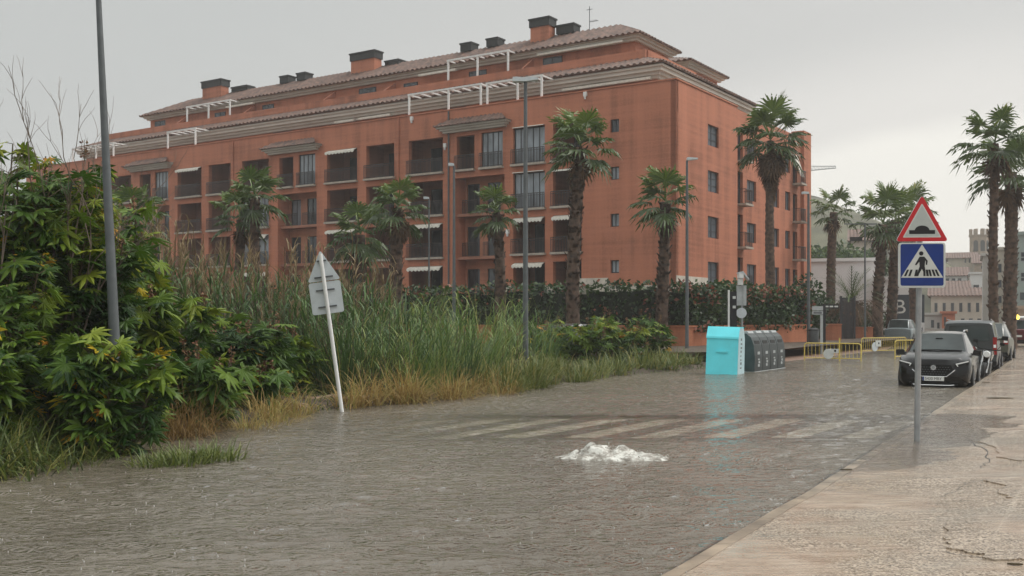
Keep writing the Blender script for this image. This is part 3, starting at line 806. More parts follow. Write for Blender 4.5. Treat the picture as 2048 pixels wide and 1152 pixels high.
fan_palm(1146, 46, 190, 296, .31, .24, 1.62, 20, 'tall fan palm with ragged boot-covered trunk before the flat corner wall of the building', wind=-.12, boots=300, z0=.3, bend=(.3,0), dead=3, group='fan palms before the apartment building')
fan_palm(1324, 48.5, 312, 404, .30, .23, 1.55, 16, 'fan palm with bulky textured trunk before the building corner, beside the orange wall', wind=-.14, boots=260, z0=.3, bend=(.15,0), dead=4, group='fan palms before the apartment building')
fan_palm(1003, 53, 352, 425, .31, .22, 1.35, 16, 'slender fan palm between the two grey lamp posts in front of the loggias', wind=-.10, boots=160, z0=.4, bend=(-.3,0), dead=5, group='fan palms before the apartment building')
fan_palm(794, 52, 338, 418, .36, .28, 1.55, 17, 'fan palm with hanging orange dead fronds left of the thin lamp post', skirt=1.5, dead=16, boots=160, z0=.4, group='fan palms before the apartment building')
fan_palm(722, 55, 372, 470, .33, .27, 1.75, 20, 'bushy fan palm with brown fronds just left of the one with the orange skirt', skirt=.8, dead=8, z0=.4, group='fan palms before the apartment building', elmin=-.8)
fan_palm(510, 50, 312, 398, .30, .23, 1.55, 16, 'fan palm rising highest of the pair in front of the left loggias', wind=.12, boots=120, z0=.5, group='fan palms before the apartment building')
fan_palm(480, 51, 352, 440, .28, .22, 1.35, 14, 'fan palm leaning on its taller twin in front of the left loggias', wind=-.05, z0=.5, dead=4, group='fan palms before the apartment building')
fan_palm(268, 45, 352, 440, .28, .24, 1.45, 16, 'fan palm half hidden behind the leaning grey pole at the left', z0=.5, dead=4, group='fan palms before the apartment building')
fan_palm(1541, 59.5, 176, 282, .32, .20, 1.95, 27, 'tall fan palm with a thick brown skirt of dead fronds before the end facade', skirt=2.9, dead=14, z0=.1, group='fan palms along the street')
fan_palm(1659, 82, 350, 425, .38, .32, 1.75, 14, 'lone fan palm in front of the blank white wall', z0=.1, elmin=-.4, bend=(.4,0), dead=4)
fan_palm(1756, 68, 338, 450, .36, .28, 1.9, 17, 'thick trunked fan palm at the left of the group beyond the yellow barriers', z0=.05, boots=260, dead=5, bend=(.3,0))
fan_palm(1783, 72, 334, 440, .37, .29, 1.9, 17, 'fan palm with ringed trunk just right of the thick trunked one beyond the barriers', z0=.05, boots=260, dead=5, bend=(.3,0))
fan_palm(1829, 84, 352, 425, .44, .34, 2.2, 16, 'fan palm partly hidden behind the road signs', z0=.05, dead=3, bend=(-.4,0))
fan_palm(1988, 53, 196, 288, .24, .19, 1.9, 17, 'slim tall fan palm at the right with wind-blown crown above the parked cars', z0=.05, boots=140, wind=-.05, dead=4)
fan_palm(2021, 58, 250, 345, .36, .31, 2.3, 19, 'stout fan palm at the right edge beside the slim tall one', z0=.05, boots=140, dead=5)
# feather-leaved date palm behind the little wall
def date_palm(px, d, label, z=1.6):
    th = thing('date_palm', label, 'palm tree', (gx(px, d), d, .1))
    mb = MB(); mb.tube([(0,0,-.3),(0,0,.8),(0,0,z+.4)], [.5,.45,.4], 10); mb.build('trunk', M['trunk'], th, True)
    for dry in (0, 1):
        mb = MB()
        for i in range(34 if not dry else 46):
            az = random.uniform(0, 6.283); el = random.uniform(.3,1.35) if not dry else random.uniform(-.35,.45)
            Lr = random.uniform(2.4,3.3) if not dry else random.uniform(2.0,2.7); p = Vector((0,0,z+.3)); v = Vector((math.cos(az)*math.cos(el), math.sin(az)*math.cos(el), math.sin(el)))
            mb.tint = random.uniform(.1,.7)
            for k in range(12):
                q = p + v*Lr/12; s = v.cross(Vector((0,0,1))).normalized()
                for sg in (-1, 1):
                    tip = q + (s*sg*.75 + v*.55 + Vector((0,0,.10 if not dry else -.35)))*.52*(1.1-abs(k-5)/9)
                    mb.poly([p, p+v*.05, tip]); 
                mb.poly([p-s*.025, p+s*.025, q+s*.02, q-s*.02])
                p = q; v = (v + Vector((0,0,-.115))).normalized()
        mb.build('crown' if not dry else 'dead_fronds', M['palm'] if not dry else M['drypalm'], th)
    return th
date_palm(1703, 66, 'squat feather-leaved date palm with brown skirt before the blank white wall', 2.3)

# ------------------------------------------------------------------ weeds of the empty lot
def castor_leaf(mb, o, d, nrm, size, lobes=8):
    d = d.normalized(); s = d.cross(nrm).normalized(); n = s.cross(d).normalized(); o = Vector(o)
    span = 2.55; da = 2*span/lobes
    def P(a, r, dz): return o + (d*math.cos(a) + s*math.sin(a))*r*size + n*dz*size - Vector((0,0,.16*size*r*r))
    for i in range(lobes):
        a = -span + da*(i+.5); ln = (.70+.30*math.cos(a*.62))*random.uniform(.85,1.1)
        w = da*.50
        b0 = P(a-da*.5, .36, -.02); b1 = P(a+da*.5, .36, -.02)
        m0 = P(a-w*.62, ln*.62, -.04); m1 = P(a+w*.62, ln*.62, -.04); mid = P(a, ln*.6, .035); tip = P(a, ln, -.05)
        c0 = P(a, .0, 0)
        mb.poly([c0, b0, m0, mid]); mb.poly([c0, mid, m1, b1]); mb.poly([m0, tip, mid]); mb.poly([mid, tip, m1])
def castor_bush(name, x, y, h, r, n, label, size=.42, yellow=.06, seed=0, dark=0., cat='bush', group=None, zbias=.75, tilt=.55):
    random.seed(1000+seed); z0 = lot_z(x, y) if y < 38 else .4
    th = thing(name, label, cat, (x, y, z0), 0, group)
    st = MB(); lv = MB(); tops = []
    ns = max(5, int(r*8))
    for i in range(ns):
        a = random.uniform(0, 6.283); q = r*math.sqrt(random.random())*.8; hh = h*random.uniform(.62,1.0)*(1-.30*(q/r)**2)
        b = Vector((math.cos(a)*q*.35, math.sin(a)*q*.35, -.15)); t = Vector((math.cos(a)*q, math.sin(a)*q, hh))
        pts = [b + (t-b)*k/4 + Vector((random.uniform(-.06,.06), random.uniform(-.06,.06), 0))*(0 < k < 4) for k in range(5)]
        st.tube(pts, [.030,.026,.022,.017,.010], 5); tops.append(pts)
    for i in range(n):
        pts = random.choice(tops); t = random.random()**zbias; t = .12+.88*t
        k = min(3, int(t*4)); f = t*4-k; c = pts[k].lerp(pts[k+1], min(1,f))
        az = random.uniform(0, 6.283); lp = random.uniform(.15,.55)*size/.42
        e = Vector((math.cos(az), math.sin(az), random.uniform(.0,.7))).normalized()
        o = c + e*lp; st.tube([c, o], [.006,.005], 3, False)
        d = Vector((math.cos(az), math.sin(az), random.uniform(-tilt*1.7,.45)))
        nr = Vector((random.uniform(-.9,.9), random.uniform(-.9,.9), 1))
        v = .60*noise.noise((c.x*.9+seed, c.y*.9, c.z*.9)) + random.uniform(-.30,.30)
        lv.tint = min(.86, max(0, .40 + v - dark + .12*(t-.5)))
        if random.random() < yellow*(1.6-t): lv.tint = random.uniform(.90,1)
        castor_leaf(lv, o, d, nr, size*(random.uniform(.4,1.05) if random.random() < .78 else random.uniform(1.05,1.5)))
    if size > .25:
        for pts in random.sample(tops, min(len(tops), 6)):
            sd = MB(); c = pts[4] + Vector((random.uniform(-.08,.08), random.uniform(-.08,.08), .0)); hh = random.uniform(.18,.38)
            st.tube([c, c+Vector((0,0,hh))], [.008,.004], 4, False)
            for k in range(34):
                sd.tint = random.random(); leafquad(sd, c + Vector((random.gauss(0,.025), random.gauss(0,.025), hh*random.uniform(.2,1.05))), random.uniform(.035,.07))
            sd.build('seed_spike', M['seed'], th)
    st.build('stem', M['stem'], th); lv.build('foliage', M['castor'], th)
    return th
G1 = 'castor bushes of the empty lot'
cb = [ # px, d, top row, radius, leaves, label
 (-60,14.4,285,1.5,230,'castor bush cut by the left edge of the picture at mid height'),
 (40,14.9,270,1.3,230,'tall dark castor bush at the far left, under the bare twigs'),
 (145,15.6,262,1.25,230,'tall castor bush with olive crown just left of the leaning grey pole'),
 (35,13.3,560,.85,150,'low castor bush with yellowing lower leaves nearest the water at the far left'),
 (205,13.4,575,.85,160,'broad-leaved green castor bush hanging over the grass in front of the grey pole foot'),
 (255,14.7,660,.8,130,'low castor bush with one bright yellow leaf above the rust brown dry clump'),
 (300,17.0,500,1.2,210,'dark glossy castor bush with drooping star leaves right behind the leaning grey pole'),
 (120,18.2,290,1.6,220,'tall castor bush with olive brown tips standing behind the front row'),
 (215,20.0,330,1.4,190,'castor bush behind the leaning grey pole, lower than its left neighbour'),
 (400,18.6,600,1.1,190,'dark green castor bush above the rust brown dry clump'),
 (470,20.2,620,1.05,180,'dark castor bush midway between the leaning pole and the leaning sign'),
 (555,21.8,640,.95,150,'smaller castor bush left of the leaning sign, with yellow inner leaves'),
 (395,16.8,690,.75,120,'shadowy low castor bush over the dark hollow by the water'),
 (490,18.9,720,.7,110,'lowest castor bush above the pale dry grass left of the leaning sign'),
 (-20,17.0,262,1.6,200,'tall castor bush at the left edge behind the front row'),
]
for i, (px, d, top, r, n, lab) in enumerate(cb):
    castor_bush('castor_bush', gx(px, d), d, gz(top, d)-.1-.15, r, int(n*2.9), lab, .245 if d < 15 else .27, .045 if d < 14 else .018, i, .05 if 2 <= i <= 12 and i not in (3,4,5) else 0, group=G1)
for i, (px, d, top, r, n, lab) in enumerate([
 (95,15.9,262,.95,460,'olive brown small-leaved shrub under the bare grey twigs'),
 (190,16.2,290,.75,420,'olive small-leaved shrub immediately left of the leaning grey pole'),
 (25,14.6,292,.8,420,'olive small-leaved shrub at the far left among the castor bushes'),
 (240,18.5,420,.8,380,'brownish small-leaved shrub right of the leaning grey pole, above the dark castor')]):
    castor_bush('wild_shrub', gx(px, d), d, gz(top, d)-.25, r, n*2, lab, .13, .22, 80+i, -.16, group='small-leaved shrubs of the empty lot')
# lighter broad-leaved bushes towards the building
for i, (px, d, top, r, n, lab) in enumerate([
 (1240,37,612,1.5,260,'light green broad-leaved bush in front of the hedge, left of the orange wall'),
 (1170,36,640,1.1,170,'low light green bush at the foot of the ragged tall palm'),
 (1300,38,640,.9,120,'small light green bush touching the orange wall end'),
 (1095,36,632,1.0,150,'yellow-green bush just right of the nearest lamp post')]):
    castor_bush('leafy_bush', gx(px, d), d, gz(top, d)-.3, r, n, lab, .30, .05, 40+i, -.08, group='light green bushes before the hedge')
castor_bush('leafy_bush', gx(860,54), 54, gz(565,54)-.4, 1.9, 240, 'rounded dark shrub before the loggias behind the thin lamp post', .30, 0, 60, .1)
castor_bush('leafy_bush', gx(930,55), 55, gz(580,55)-.4, 1.6, 200, 'rounded dark shrub between the two lamp posts in front of the bay', .30, 0, 61, .1)

def blade(mb, o, az, L_, w, lean, curve, nseg=4):
    p = Vector(o); el = math.pi/2 - lean; s = Vector((-math.sin(az), math.cos(az), 0))
    prev = None
    for k in range(nseg+1):
        t = k/nseg; ww = w*(1-t)**.7 if k < nseg else .0015
        a, b = p - s*ww, p + s*ww
        if prev: mb.poly([prev[0], prev[1], b, a])
        prev = (a, b)
        p = p + Vector((math.cos(az)*math.cos(el), math.sin(az)*math.cos(el), math.sin(el)))*L_/nseg
        el -= curve/nseg*(1+t)
def tuft_mesh(n, L_, w, r, lean, curve, t0, t1, seed, lift=0):
    random.seed(seed); mb = MB()
    for i in range(n):
        a = random.uniform(0, 6.283); q = r*math.sqrt(random.random())
        mb.tint = random.uniform(t0, t1)
        blade(mb, (math.cos(a)*q, math.sin(a)*q, -.06+lift), a+random.uniform(-1.1,1.1), L_*random.uniform(.5,1.1), w*random.uniform(.6,1.2), random.uniform(.05, lean), random.uniform(.3, curve))
    return mb
def place(obj, x, y, s, label, cat, group, z=None):
    obj.location = (x, y, lot_z(x, y) if z is None else z); obj.scale = (s, s, s*random.uniform(.85,1.15)); obj.rotation_euler = (0, 0, random.uniform(0, 6.283))
    return tag(obj, label, cat, group)
def scatter(protos, spots, label, cat, group, smin=.8, smax=1.2, z=None):
    for i, (x, y) in enumerate(spots):
        o = protos[i % len(protos)]
        if i >= len(protos): o = o.copy(); COL.objects.link(o)
        place(o, x, y, random.uniform(smin, smax), label, cat, group, z)
def along(y0, y1, n, o0, o1):
    out = []
    for i in range(n):
        y = y0 + (y1-y0)*(i+random.random())/n; out.append((lx(y)-random.uniform(o0, o1), y))
    return out
def protos(name, m, k, *a, seed=0):
    return [tuft_mesh(*a, seed+i).build(name, m) for i in range(k)]
# dry golden bunch grass on the bank right of the leaning sign
random.seed(21)
scatter(protos('grass_tuft', M['drygrass'], 4, 95, .95, .011, .26, 1.0, 2.0, .15, 1.0, seed=100), along(20.2, 24.4, 19, -.1, .8), 'dry golden bunch of grass on the bank right of the leaning sign', 'grass', 'golden grass bunches right of the leaning sign', .65, 1.3)
random.seed(22)
scatter(protos('grass_tuft', M['drygrass'], 3, 85, .75, .011, .24, 1.05, 2.1, .35, 1.0, seed=120), along(16.2, 19.0, 12, -.1, .7), 'pale yellow bunch of grass at the water edge left of the leaning sign', 'grass', 'pale grass bunches left of the leaning sign', .6, 1.15)
random.seed(23)
scatter(protos('grass_tuft', M['grass'], 4, 80, .62, .014, .22, 1.05, 2.0, .0, 1.0, seed=140), along(10.4, 13.6, 44, -.1, 1.5), 'green grass tuft at the near water edge below the castor bushes', 'grass', 'green grass tufts of the near bank', .7, 1.25)
random.seed(24)
scatter(protos('grass_tuft', M['grass'], 3, 90, .42, .014, .22, 1.1, 1.6, .3, .85, seed=160), [(gx(px, d), d) for px, d in ((300,12.3),(325,12.4),(350,12.5),(378,12.65),(400,12.7),(425,12.8),(448,12.9),(340,12.9),(385,13.1),(415,13.2),(310,12.8),(365,12.35))], 'bright green grass tuft on the small spit standing out into the water', 'grass', 'grass tufts of the little spit', .7, 1.1, -.04)
random.seed(25)
scatter(protos('grass_tuft', M['grass'], 4, 90, .8, .014, .24, .8, 1.6, .3, 1.0, seed=180), along(24.4, 30.5, 34, .1, 1.6), 'yellow-green grass tuft on the bank around the foot of the nearest lamp post', 'grass', 'grass tufts by the lamp post foot')
random.seed(26)
scatter(protos('weed_tuft', M['grass'], 3, 80, .75, .016, .3, 1.0, 1.5, .2, 1.0, seed=200), along(30.5, 38.0, 24, .5, 2.6), 'low weed tuft on the bank between the lamp post and the blue container', 'grass', 'low weeds before the orange wall')
random.seed(27)
o = tuft_mesh(420, .95, .006, .42, 1.2, 2.2, .0, .42, 250).build('dry_clump', M['drygrass']); place(o, gx(375,15.6), 15.6, 1.0, 'rust brown clump of dead drooping grass under the dark castor bushes', 'grass', None)
o = tuft_mesh(260, .8, .006, .3, 1.2, 2.2, .0, .42, 251).build('dry_clump', M['drygrass']); place(o, gx(330,15.0), 15.0, 1.0, 'smaller rust brown tangle of dead stalks beside the bright yellow leaf', 'grass', None)

# tall reeds: stems with arching leaves, some with straw-coloured plumes
def reed_clump(name, n, h, r, plumes, seed, t0=.05, t1=.75, leafL=.6):
    random.seed(seed); root = empty(name, (0,0,0)); lv = MB(); st = MB(); pl = MB()
    for i in range(n):
        a = random.uniform(0,6.283); q = r*math.sqrt(random.random()); hh = h*random.uniform(.55,1.05)
        b = Vector((math.cos(a)*q, math.sin(a)*q, -.1)); t = b + Vector((random.gauss(0,.16)*hh*.5, random.gauss(0,.16)*hh*.5, hh))
        st.tube([b, b.lerp(t,.5), t], [.012,.010,.005], 4, False)
        for k in range(11):
            f = .12 + .88*k/11; lv.tint = min(1, max(0, random.uniform(t0, t1) + (.25 if f < .3 else 0)))
            blade(lv, b.lerp(t, f), random.uniform(0,6.283), leafL*random.uniform(.6,1.25), .018, random.uniform(.25,.8), random.uniform(.6,2.0), 4)
        if i < plumes:
            pl = MB()
            for k in range(26):
                pl.tint = random.random(); blade(pl, t + Vector((0,0,-.1+.5*k/26)), random.uniform(0,6.283), random.uniform(.12,.3), .012, random.uniform(.15,.6), .5, 2)
            pl.build('plume', M['plume'], root)
    st.build('stem', M['stem'], root); lv.build('foliage', M['reed'], root)
    return root
def put_clumps(pr, spots, label, group, cat='reeds'):
    for i, (px, d, s) in enumerate(spots):
        o = pr[i] if i < len(pr) else copy_tree(pr[(i*5+i//len(pr)) % len(pr)])
        x = gx(px, d); o.location = (x, d, lot_z(x, d)); o.rotation_euler = (0,0,random.uniform(0,6.283)); o.scale = (s, s, s)
        tag(o, label, cat, group)
random.seed(31)
def tall_grass(seed):
    root = empty('reed_clump', (0,0,0)); k = (seed % 5)*.11
    mb = tuft_mesh(170, 2.2, .020, .85, .45, 1.3, k, .40+k, seed)
    mb.build('foliage', M['reed'], root); mb = tuft_mesh(45, 2.5, .010, .85, .30, .8, .72, 1.0, seed+50); mb.build('seed_stalks', M['reed'], root); return root
pr = [tall_grass(300+i) if i % 2 == 0 else reed_clump('reed_clump', 24, 2.1, .9, 0, 310+i, .05+.08*i, .5+.08*i, .7) for i in range(6)]
put_clumps(pr, [(px, d, s) for px, d, s in [(700,22.5,.95),(760,23.5,1.0),(820,24.5,1.0),(880,25.5,1.0),(940,26.5,1.05),(990,28,1.0),(730,26,1.05),(800,27.5,1.1),(870,29,1.1),(950,30,1.1),(1020,31,1.0),(680,25,1.0),(1060,33,1.0),(640,23,1.05),(905,24.2,.75),(775,22.2,.75),(840,23.2,.75)]],
  'tall green reeds of the dense stand between leaning sign and nearest lamp post', 'green reeds right of the leaning sign')
random.seed(32)
pr = [reed_clump('reed_clump', 22, 2.9, .9, 7, 320+i, .0, .6, .75) for i in range(3)]
put_clumps(pr, [(340,24,1.05),(400,25,1.05),(450,24,.98),(510,25,.98),(560,24,.95),(610,25,.98),(480,22,.85),(540,22.5,.82),(600,22.8,.80),(420,22,.95),(700,27,.92),(745,28,.9),(660,26,.95),(370,21.5,.9),(300,23,1.1)],
  'plumed reeds of the stand behind the castor bushes, left of the leaning sign', 'plumed reeds behind the castor bushes')
# straw-coloured dead canes standing above the reeds
def dead_canes(px, d, h, n, r, seed, label, group='straw coloured dead canes'):
    random.seed(seed); x = gx(px, d); th = thing('dead_canes', label, 'reeds', (x, d, lot_z(x, d)), 0, group)
    st = MB(); pl = MB()
    for i in range(n):
        a = random.uniform(0,6.283); q = r*math.sqrt(random.random()); hh = h*random.uniform(.7,1.05)
        b = Vector((math.cos(a)*q, math.sin(a)*q, -.1)); t = b + Vector((random.gauss(0,.10)*hh, random.gauss(0,.08)*hh, hh))
        st.tube([b, b.lerp(t,.5)+Vector((random.uniform(-.05,.05),0,0)), t], [.020,.017,.008], 4, False)
        for k in range(8):
            pl.tint = random.random(); blade(pl, b.lerp(t, random.uniform(.35,1)), random.uniform(0,6.283), random.uniform(.3,.75), .017, random.uniform(.2,1.0), random.uniform(.5,2.4), 3)
    st.build('stem', M['plume'], th); pl.build('leaves', M['plume'], th); return th
for i, (px, d, top, n, lab) in enumerate([(300,25,425,22,'straw coloured canes close right of the leaning grey pole'),(345,25,440,24,'straw coloured canes before the lowest loggias at the left'),(395,26,455,22,'straw coloured canes under the balcony left of the palm pair'),(455,27,500,14,'sparse straw canes at the foot of the palm pair'),(590,27,490,16,'straw canes just left of the top of the leaning sign'),(650,28,470,12,'tall straw canes rising behind the leaning sign'),(740,30,520,14,'straw canes below the palm with the orange skirt')]):
    x = gx(px, d); dead_canes(px, d, gz(top, d)-lot_z(x, d), n, .6, 400+i, lab)
# bare dead shrub above the castor bushes, and its neighbour cut by the picture edge
def bare_shrub(px, d, z0, spec, label, seed):
    random.seed(seed); th = thing('bare_shrub', label, 'shrub', (gx(px, d), d, z0)); mb = MB()
    def br(p, v, L_, r, dep):
        pts = [p]; q = p.copy()
        for k in range(4):
            v = (v + Vector((random.gauss(0,.16), random.gauss(0,.12), random.uniform(-.02,.10)))).normalized(); q = q + v*L_/4; pts.append(q.copy())
        mb.tube(pts, [r, r*.9, r*.8, r*.65, r*.45], 5, False)
        if dep:
            for k in range(random.choice((2,3,3))):
                w = (v + Vector((random.gauss(0,.36), random.gauss(0,.25), random.uniform(.0,.4)))).normalized()
                br(pts[random.choice((2,3,4))], w, L_*random.uniform(.45,.7), r*.6, dep-1)
    for (dx, dz, L_) in spec: br(Vector((dx*.4,0,0)), Vector((dx,.0,dz)).normalized(), L_, .016, 3)
    mb.build('branches', M['deadwood'], th); return th
bare_shrub(150, 15.2, 1.4, [(-.16,1,2.0),(-.02,1,2.4),(.10,1,1.9),(-.30,1,1.8),(.20,1,1.5)], 'leafless grey shrub rising above the castor bushes against the sky', 5)
bare_shrub(-15, 14.2, 1.6, [(0,1,2.1),(.2,1,1.7)], 'leafless twigs cut by the left edge of the picture', 9)
# low ground cover nobody could count
random.seed(77); mb = MB()
for i in range(7500):
    y = random.uniform(10, 37); x = lx(y) - .15 - 8*random.random()**2 ; mb.tint = random.uniform(0,.8)
    blade(mb, (x, y, lot_z(x,y)-.03), random.uniform(0,6.283), random.uniform(.12,.22)+.3*sm(.6,2.5,lx(y)-x)*random.random(), .014, random.uniform(.1,1.0), 1.2, 2)
tag(mb.build('ground_cover', M['grass']), kind='stuff')
# broken kerb stones left of and behind the leaning sign
random.seed(78)
for i, (px, py) in enumerate(((620,800),(655,797),(705,800),(728,798),(590,812))):
    d = (H-.1)*F/(py-YH); mb = MB(); mb.cbox((0,0,.02),(random.uniform(.35,.6),.25,.2)); o = mb.build('kerb_stone', M['pink_soil'])
    o.location = (gx(px,d), d, .04); o.rotation_euler = (random.uniform(-.15,.15), random.uniform(-.1,.1), random.uniform(.6,1.3))
    tag(o, 'pinkish broken kerb stone lying on the bank around the foot of the leaning sign', 'stone', 'broken kerb stones at the leaning sign')

# ------------------------------------------------------------------ street furniture
def ring_tube(mb, c, axis, r, t, n=20): pass
def lamp_post(px, d, top, label, lean=0.0, r0=.09, r1=.045, head=(-1,0), hl=.62, z0=-.1, bx=None):
    th = thing('street_lamp', label, 'lamp post', (gx(px, d), d, z0), 0, 'grey street lamps'); h = gz(top, d) - z0
    n = 10; pts = [(lean*i/n*h, 0, h*i/n) for i in range(n+1)]
    mb = MB(); mb.tube(pts, [r0+(r1-r0)*i/n for i in range(n+1)], 12); mb.tube([(0,0,-.05),(0,0,.5)], [r0*1.35, r0*1.3], 12); mb.box(-r0*.5, r0*.5, -r0*1.38, -r0*1.2, .55, .95)
    mb.build('pole', M['steel_dk'], th, True, 40)
    if head:
        mb = MB(); x = lean*h
        for sgn in head:
            if sgn == 0: continue
            a, b = sorted((x, x+sgn*hl)); zc = h
            mb.prism([(a, -.0),(b, .05 if sgn > 0 else .0),(b, .10),(a+.1, .13),(a, .12)] , lambda p,q,c: (p, c-.11, zc+q), .22)
        mb.build('lamp_head', M['alu'], th)
    return th
lamp_post(238.5, 14.2, -60, 'leaning grey lamp post at the left, its top out of the picture', -.047, .082, .034, None, z0=lot_z(gx(238,14.2),14.2))
lamp_post(1051, 29.2, 164, 'nearest upright grey lamp post, its foot in grass by the water', 0, .085, .048, (-1,1), .36, z0=.05)
lamp_post(1374, 44.5, 321, 'grey lamp post in front of the low orange wall, left of the blue container', 0, .085, .05, (1,), .45)
lamp_post(908, 46.5, 332, 'grey lamp post standing before the hooded bay of the building', 0, .085, .05, (-1,), .25, z0=.3)
lamp_post(858, 58, 398, 'thin short lamp post before the awnings left of the hooded bay', 0, .06, .04, (-1,), .30, z0=.4)
lamp_post(1617, 55.5, 388, 'grey lamp post with a litter bin at the right end of the orange wall', 0, .10, .06, (-1,), .35)
def arm_post():
    d = 60; th = thing('signal_pole', 'slim grey pole with a small dark panel on an arm, beside the date palm', 'pole', (gx(1730, d), d, 0)); h = gz(447, d)
    mb = MB(); mb.tube([(0,0,-.1),(0,0,h)], [.07,.045], 8); mb.build('pole', M['steel_dk'], th, True, 40)
    mb = MB(); mb.box(-1.2, .7, -.02, .02, h-.06, h); mb.box(-.0, .55, -.02, .02, gz(483,d)-.03, gz(483,d)); mb.build('arm', M['steel_dk'], th)
    mb = MB(); mb.box(gx(1700,d)-gx(1730,d), gx(1724,d)-gx(1730,d), -.06, .03, gz(482,d), gz(474,d)); mb.build('panel', M['black'], th)
arm_post()
# litter bin hung on the post
th = thing('litter_bin', 'dark grey litter bin on the lamp post at the end of the orange wall', 'bin', (gx(1627,54), 54, .0))
mb = MB(); mb.tube([(0,0,.25),(0,0,.3),(0,0,1.1)], [.22,.25,.28], 14); mb.build('body', M['steel_dk'], th, True, 40)
mb = MB(); mb.tube([(0,0,1.101),(0,0,1.16),(0,0,1.24)], [.31,.30,.12], 14); mb.build('lid', M['black'], th, True, 40)

def poly_plate(name, m, pts, y, t, parent, M4=None):
    mb = MB(); f = (lambda a,b,c: (a, y-c, b)) 
    mb.prism(pts, f, t); return mb.build(name, m, parent)
def rounded(pts, r, n=5):
    out = []; k = len(pts)
    for i in range(k):
        p = Vector(pts[i]).to_2d() if len(pts[i]) > 2 else Vector(pts[i]); a = Vector(pts[i-1]); b = Vector(pts[(i+1) % k])
        u = (a-p).normalized(); v = (b-p).normalized(); ang = math.acos(max(-1,min(1,u.dot(v)))); tl = r/math.tan(ang/2)
        p0 = p+u*tl; p1 = p+v*tl
        for j in range(n+1):
            t = j/n; q = (1-t)**2*p0 + 2*t*(1-t)*p + t*t*p1; out.append((q.x, q.y))
    return out
def tri(w, z0, k=.866): return [(-w/2, z0), (w/2, z0), (0, z0+w*k)]
M['red'] = simple('sign_red', (.55,.015,.022), .35, var=.05)
M['blue'] = simple('sign_blue', (.004,.030,.20), .35, var=.08)
M['signwhite'] = simple('sign_white_sheeting', (.60,.61,.58), .4, var=.05)
M['signblack'] = simple('sign_black', (.008,.008,.01), .4, var=.05)
def crossing_sign():
    d = 14.9; x = gx(1834, d); z0 = walk_z(x, d)-.02
    th = thing('traffic_sign', 'speed hump triangle above blue pedestrian crossing sign on a grey pole at the kerb', 'road sign', (x, d, z0), R(-4))
    h = gz(400, d)-z0
    mb = MB(); n = 8; mb.tube([(-.010*h*0+ .022*i/n*2, 0, h*i/n) for i in range(n+1)], .042, 14); mb.build('pole', M['steel'], th, True, 40)
    cx = .045; zs = gz(576, d)-z0; w = .655
    def P(pts): return [(cx+a, b) for a,b in pts]
    sq = poly_plate('crossing_plate', M['alu'], P(rounded([(-w/2,zs),(w/2,zs),(w/2,zs+w*.985),(-w/2,zs+w*.985)], .05)), -.055, .022, th)
    poly_plate('plate_border', M['signwhite'], P(rounded([(-w/2+.002,zs+.002),(w/2-.002,zs+.002),(w/2-.002,zs+w*.985-.002),(-w/2+.002,zs+w*.985-.002)], .05)), -.077, .002, sq)
    b = w*.457
    poly_plate('blue_field', M['blue'], P(rounded([(-b,zs+.03),(b,zs+.03),(b,zs+w*.955),(-b,zs+w*.955)], .03)), -.079, .002, sq)
    t0 = zs+.145; poly_plate('white_triangle', M['signwhite'], P([(-b+.005,t0),(b-.005,t0),(0,zs+w*.945)]), -.081, .002, sq)
    # walking figure and stripes
    mb = MB(); f = lambda a,b_,c: (cx+a, -.083-c, t0+b_)
    k = .3
    for i, xx in enumerate((-.235,-.175,-.112,.012+.04,.125,.18,.232)):
        if i in (2,3): continue
        s = -xx*.18
        mb.prism([(xx-.018,.022),(xx+.012,.022),(xx+.012+s,.115),(xx-.018+s,.115)], f, .002)
    mb.prism([(-.11,.022),(-.075,.022),(-.058,.115),(-.09,.115)], f, .002); mb.prism([(.06,.022),(.095,.022),(.08,.115),(.05,.115)], f, .002)
    mb.prism([(math.cos(a)*.031-.012, .345+math.sin(a)*.031) for a in [i*math.pi/8 for i in range(16)]], f, .002)     # head
    mb.prism([(-.035,.30),(.030,.30),(.045,.27),(.035,.16),(-.035,.16),(-.04,.24)], f, .0021)                      # torso
    mb.prism([(-.035,.30),(-.10,.185),(-.082,.175),(-.02,.25)], f, .0022); mb.prism([(.030,.30),(.078,.24),(.070,.18),(.05,.185),(.052,.235),(.02,.265)], f, .0023)
    mb.prism([(-.034,.162),(.0,.162),(-.005,.12),(-.045,.05),(-.052,.022),(-.075,.022),(-.066,.07)], f, .0024)
    mb.prism([(.0,.162),(.036,.162),(.046,.10),(.048,.022),(.018,.022),(.016,.085),(-.004,.13)], f, .0025)
    mb.build('walking_figure', M['signblack'], sq)
    zt = zs+w*.985+.018; W = .735; kk = .905
    tp = poly_plate('hump_plate', M['alu'], P(rounded(tri(W, zt, kk), .035)), -.055, .022, th)
    poly_plate('red_border', M['red'], P(rounded(tri(W-.004, zt+.001, kk), .035)), -.077, .002, tp)
    poly_plate('white_rim', M['signwhite'], P(rounded(tri(W*.735, zt+.055, kk), .012)), -.079, .002, tp)
    poly_plate('white_triangle', simple('sign_grey_white', (.47,.50,.48), .4, var=.06), P(rounded(tri(W*.66, zt+.072, kk), .01)), -.081, .002, tp)
    mb = MB(); f2 = lambda a,b_,c: (cx+a, -.083-c, zt+.105+b_)
    mb.prism([(-.18,0),(.18,0),(.18,.055),(.105,.055)] + [(math.cos(a)*.10, .055+math.sin(a)*.065) for a in [math.pi*i/12 for i in range(1,12)]] + [(-.105,.055),(-.18,.055)], f2, .002)
    mb.build('hump_symbol', M['signblack'], tp)
crossing_sign()
